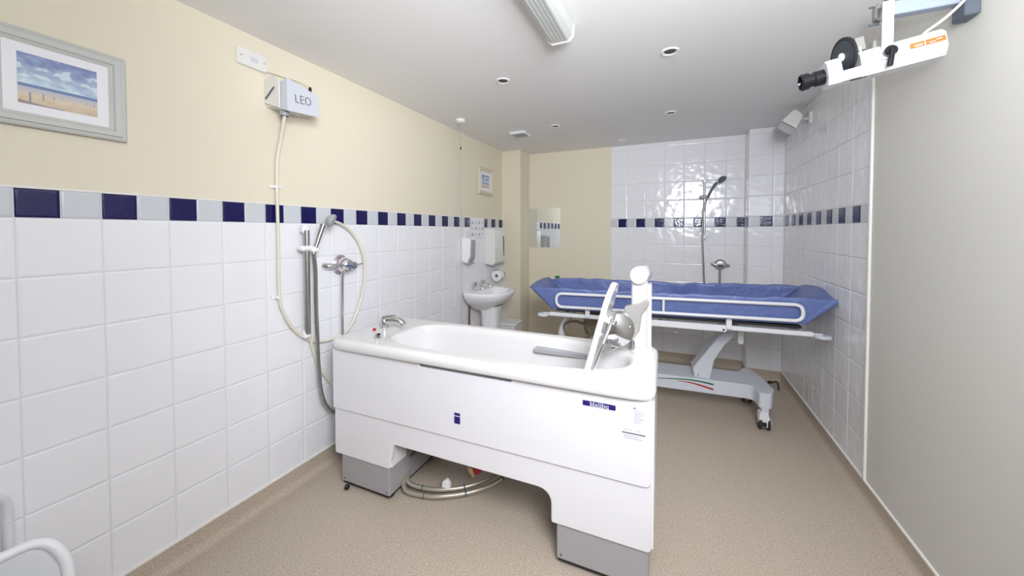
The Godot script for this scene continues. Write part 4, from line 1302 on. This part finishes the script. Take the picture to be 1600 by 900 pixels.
# ------------------------------------------------------------------ white shower chair at the wall
func build_chair() -> void:
	var c := thing("shower_chair", "white plastic shower chair with tubular arms against the tiled wall", "chair", V(0.275, 0, 0.24), 0.0, true)
	var st := nst()
	prism(st, rounded([V2(-0.19, -0.24), V2(0.19, -0.24), V2(0.205, 0.27), V2(-0.205, 0.27)], 0.07, 8), 0.0, 0.03, 0.010, Transform3D(Basis(V(1, 0, 0), V(0, 0, 1), V(0, -1, 0)), V(0, 0.455, 0)))
	fin(st, "seat", M.white_paint, c)
	st = nst()
	prism(st, rounded([V2(-0.20, 0.50), V2(0.20, 0.50), V2(0.19, 0.88), V2(-0.19, 0.88)], 0.08, 8), 0.0, 0.025, 0.008, Transform3D(Basis.from_euler(V(0.12, 0, 0)), V(0, 0.03, 0.23)))
	fin(st, "backrest", M.white_paint, c)
	for s in [-1, 1]:
		tubeo("arm", M.white_paint, c, spline([V(0.20 * s, 0.80, 0.33), V(0.20 * s, 0.66, 0.27), V(0.195 * s, 0.655, 0.10), V(0.190 * s, 0.650, -0.10), V(0.195 * s, 0.640, -0.165), V(0.222 * s, 0.59, -0.195), V(0.240 * s, 0.50, -0.20), V(0.252 * s, 0.30, -0.205)], 7), 0.0125, 12)
		tubeo("leg", M.white_paint, c, [V(0.252 * s, 0.31, -0.205), V(0.268 * s, 0.03, -0.21)], 0.0125, 12)
		latheo("leg_tip", M.rubber, c, [V2(0.0, 0.0), V2(0.022, 0.0), V2(0.020, 0.02), V2(0.015, 0.04), V2(0.0, 0.04)], Transform3D(Basis.IDENTITY, V(0.268 * s, 0, -0.21)), 14)
		tubeo("leg", M.white_paint, c, [V(0.20 * s, 0.81, 0.335), V(0.205 * s, 0.45, 0.28), V(0.23 * s, 0.03, 0.33)], 0.0125, 12)
		latheo("leg_tip", M.rubber, c, [V2(0.0, 0.0), V2(0.022, 0.0), V2(0.020, 0.02), V2(0.015, 0.04), V2(0.0, 0.04)], Transform3D(Basis.IDENTITY, V(0.23 * s, 0, 0.33)), 14)
		tubeo("seat_rail", M.white_paint, c, [V(0.258 * s, 0.415, -0.202), V(0.19 * s, 0.415, -0.19), V(0.19 * s, 0.415, 0.26)], 0.011, 10)

func flash(called: String, at: Vector3, aim: Vector3, angle: float, energy: float, size: float) -> void:
	var l := SpotLight3D.new()
	l.name = called
	add_child(l)
	l.look_at_from_position(at, aim, V(0.1, 0, 1))
	l.spot_angle = angle
	l.spot_angle_attenuation = 0.6
	l.spot_range = 14.0
	l.spot_attenuation = 2.0
	l.light_energy = energy
	l.light_color = Color(0.96, 0.97, 1.0)
	l.light_size = size
	l.shadow_enabled = true

func _ready() -> void:
	rng.seed = 4242
	# ---- camera
	var cam := Camera3D.new()
	cam.name = "camera"
	add_child(cam)
	cam.position = V(1.972, 1.453, 0.4165)
	cam.rotation = V(deg_to_rad(-1.394), deg_to_rad(24.11), deg_to_rad(-0.05))
	cam.projection = Camera3D.PROJECTION_FRUSTUM
	cam.near = 0.05
	cam.far = 40.0
	cam.size = 900.0 / 565.37 * cam.near
	cam.frustum_offset = Vector2(0.0, -74.5 / 565.37 * cam.near)
	cam.current = true
	# ---- air
	var we := WorldEnvironment.new()
	var env := Environment.new()
	env.background_mode = Environment.BG_COLOR
	env.background_color = Color(0.6, 0.66, 0.72)
	env.tonemap_mode = Environment.TONE_MAPPER_LINEAR
	env.tonemap_exposure = 1.0
	env.sdfgi_enabled = true
	env.ssao_enabled = true
	env.ssil_enabled = true
	we.environment = env
	add_child(we)
	# ---- light: the photographer's diffused flash on a stand beside and above the viewpoint (the glints on the far tiles and the
	# shadow of the ceiling fitting point back to it): a wide forward beam, a share to the long wall and a share bounced off the ceiling
	flash("flash_forward", V(2.38, 2.10, 0.42), V(1.35, 1.30, -4.0), 62.0, 5.3, 0.46)
	flash("flash_sideways", V(2.38, 2.10, 0.42), V(0.0, 1.20, -1.6), 57.0, 2.5, 0.46)
	flash("flash_upward", V(2.18, 1.75, 0.30), V(2.0, CEIL, -0.40), 66.0, 1.7, 0.10)

	make_materials()
	build_room()
	build_bath()
	build_trolley()
	build_basin()
	build_fittings()
	build_projector()
	picture("framed_beach_print", "large grey-framed beach print with a white mount above the border tiles", -0.270, 0.062, 1.803, 2.122, 0.046, 0.030, M.frame_grey, beach(320, 200, 4))
	picture("small_framed_print", "small cream-framed print on the wall over the paper notice", -3.405, -3.07, 1.870, 2.172, 0.045, 0.035, M.frame_cream, beach(160, 160, 9))
	build_chair()
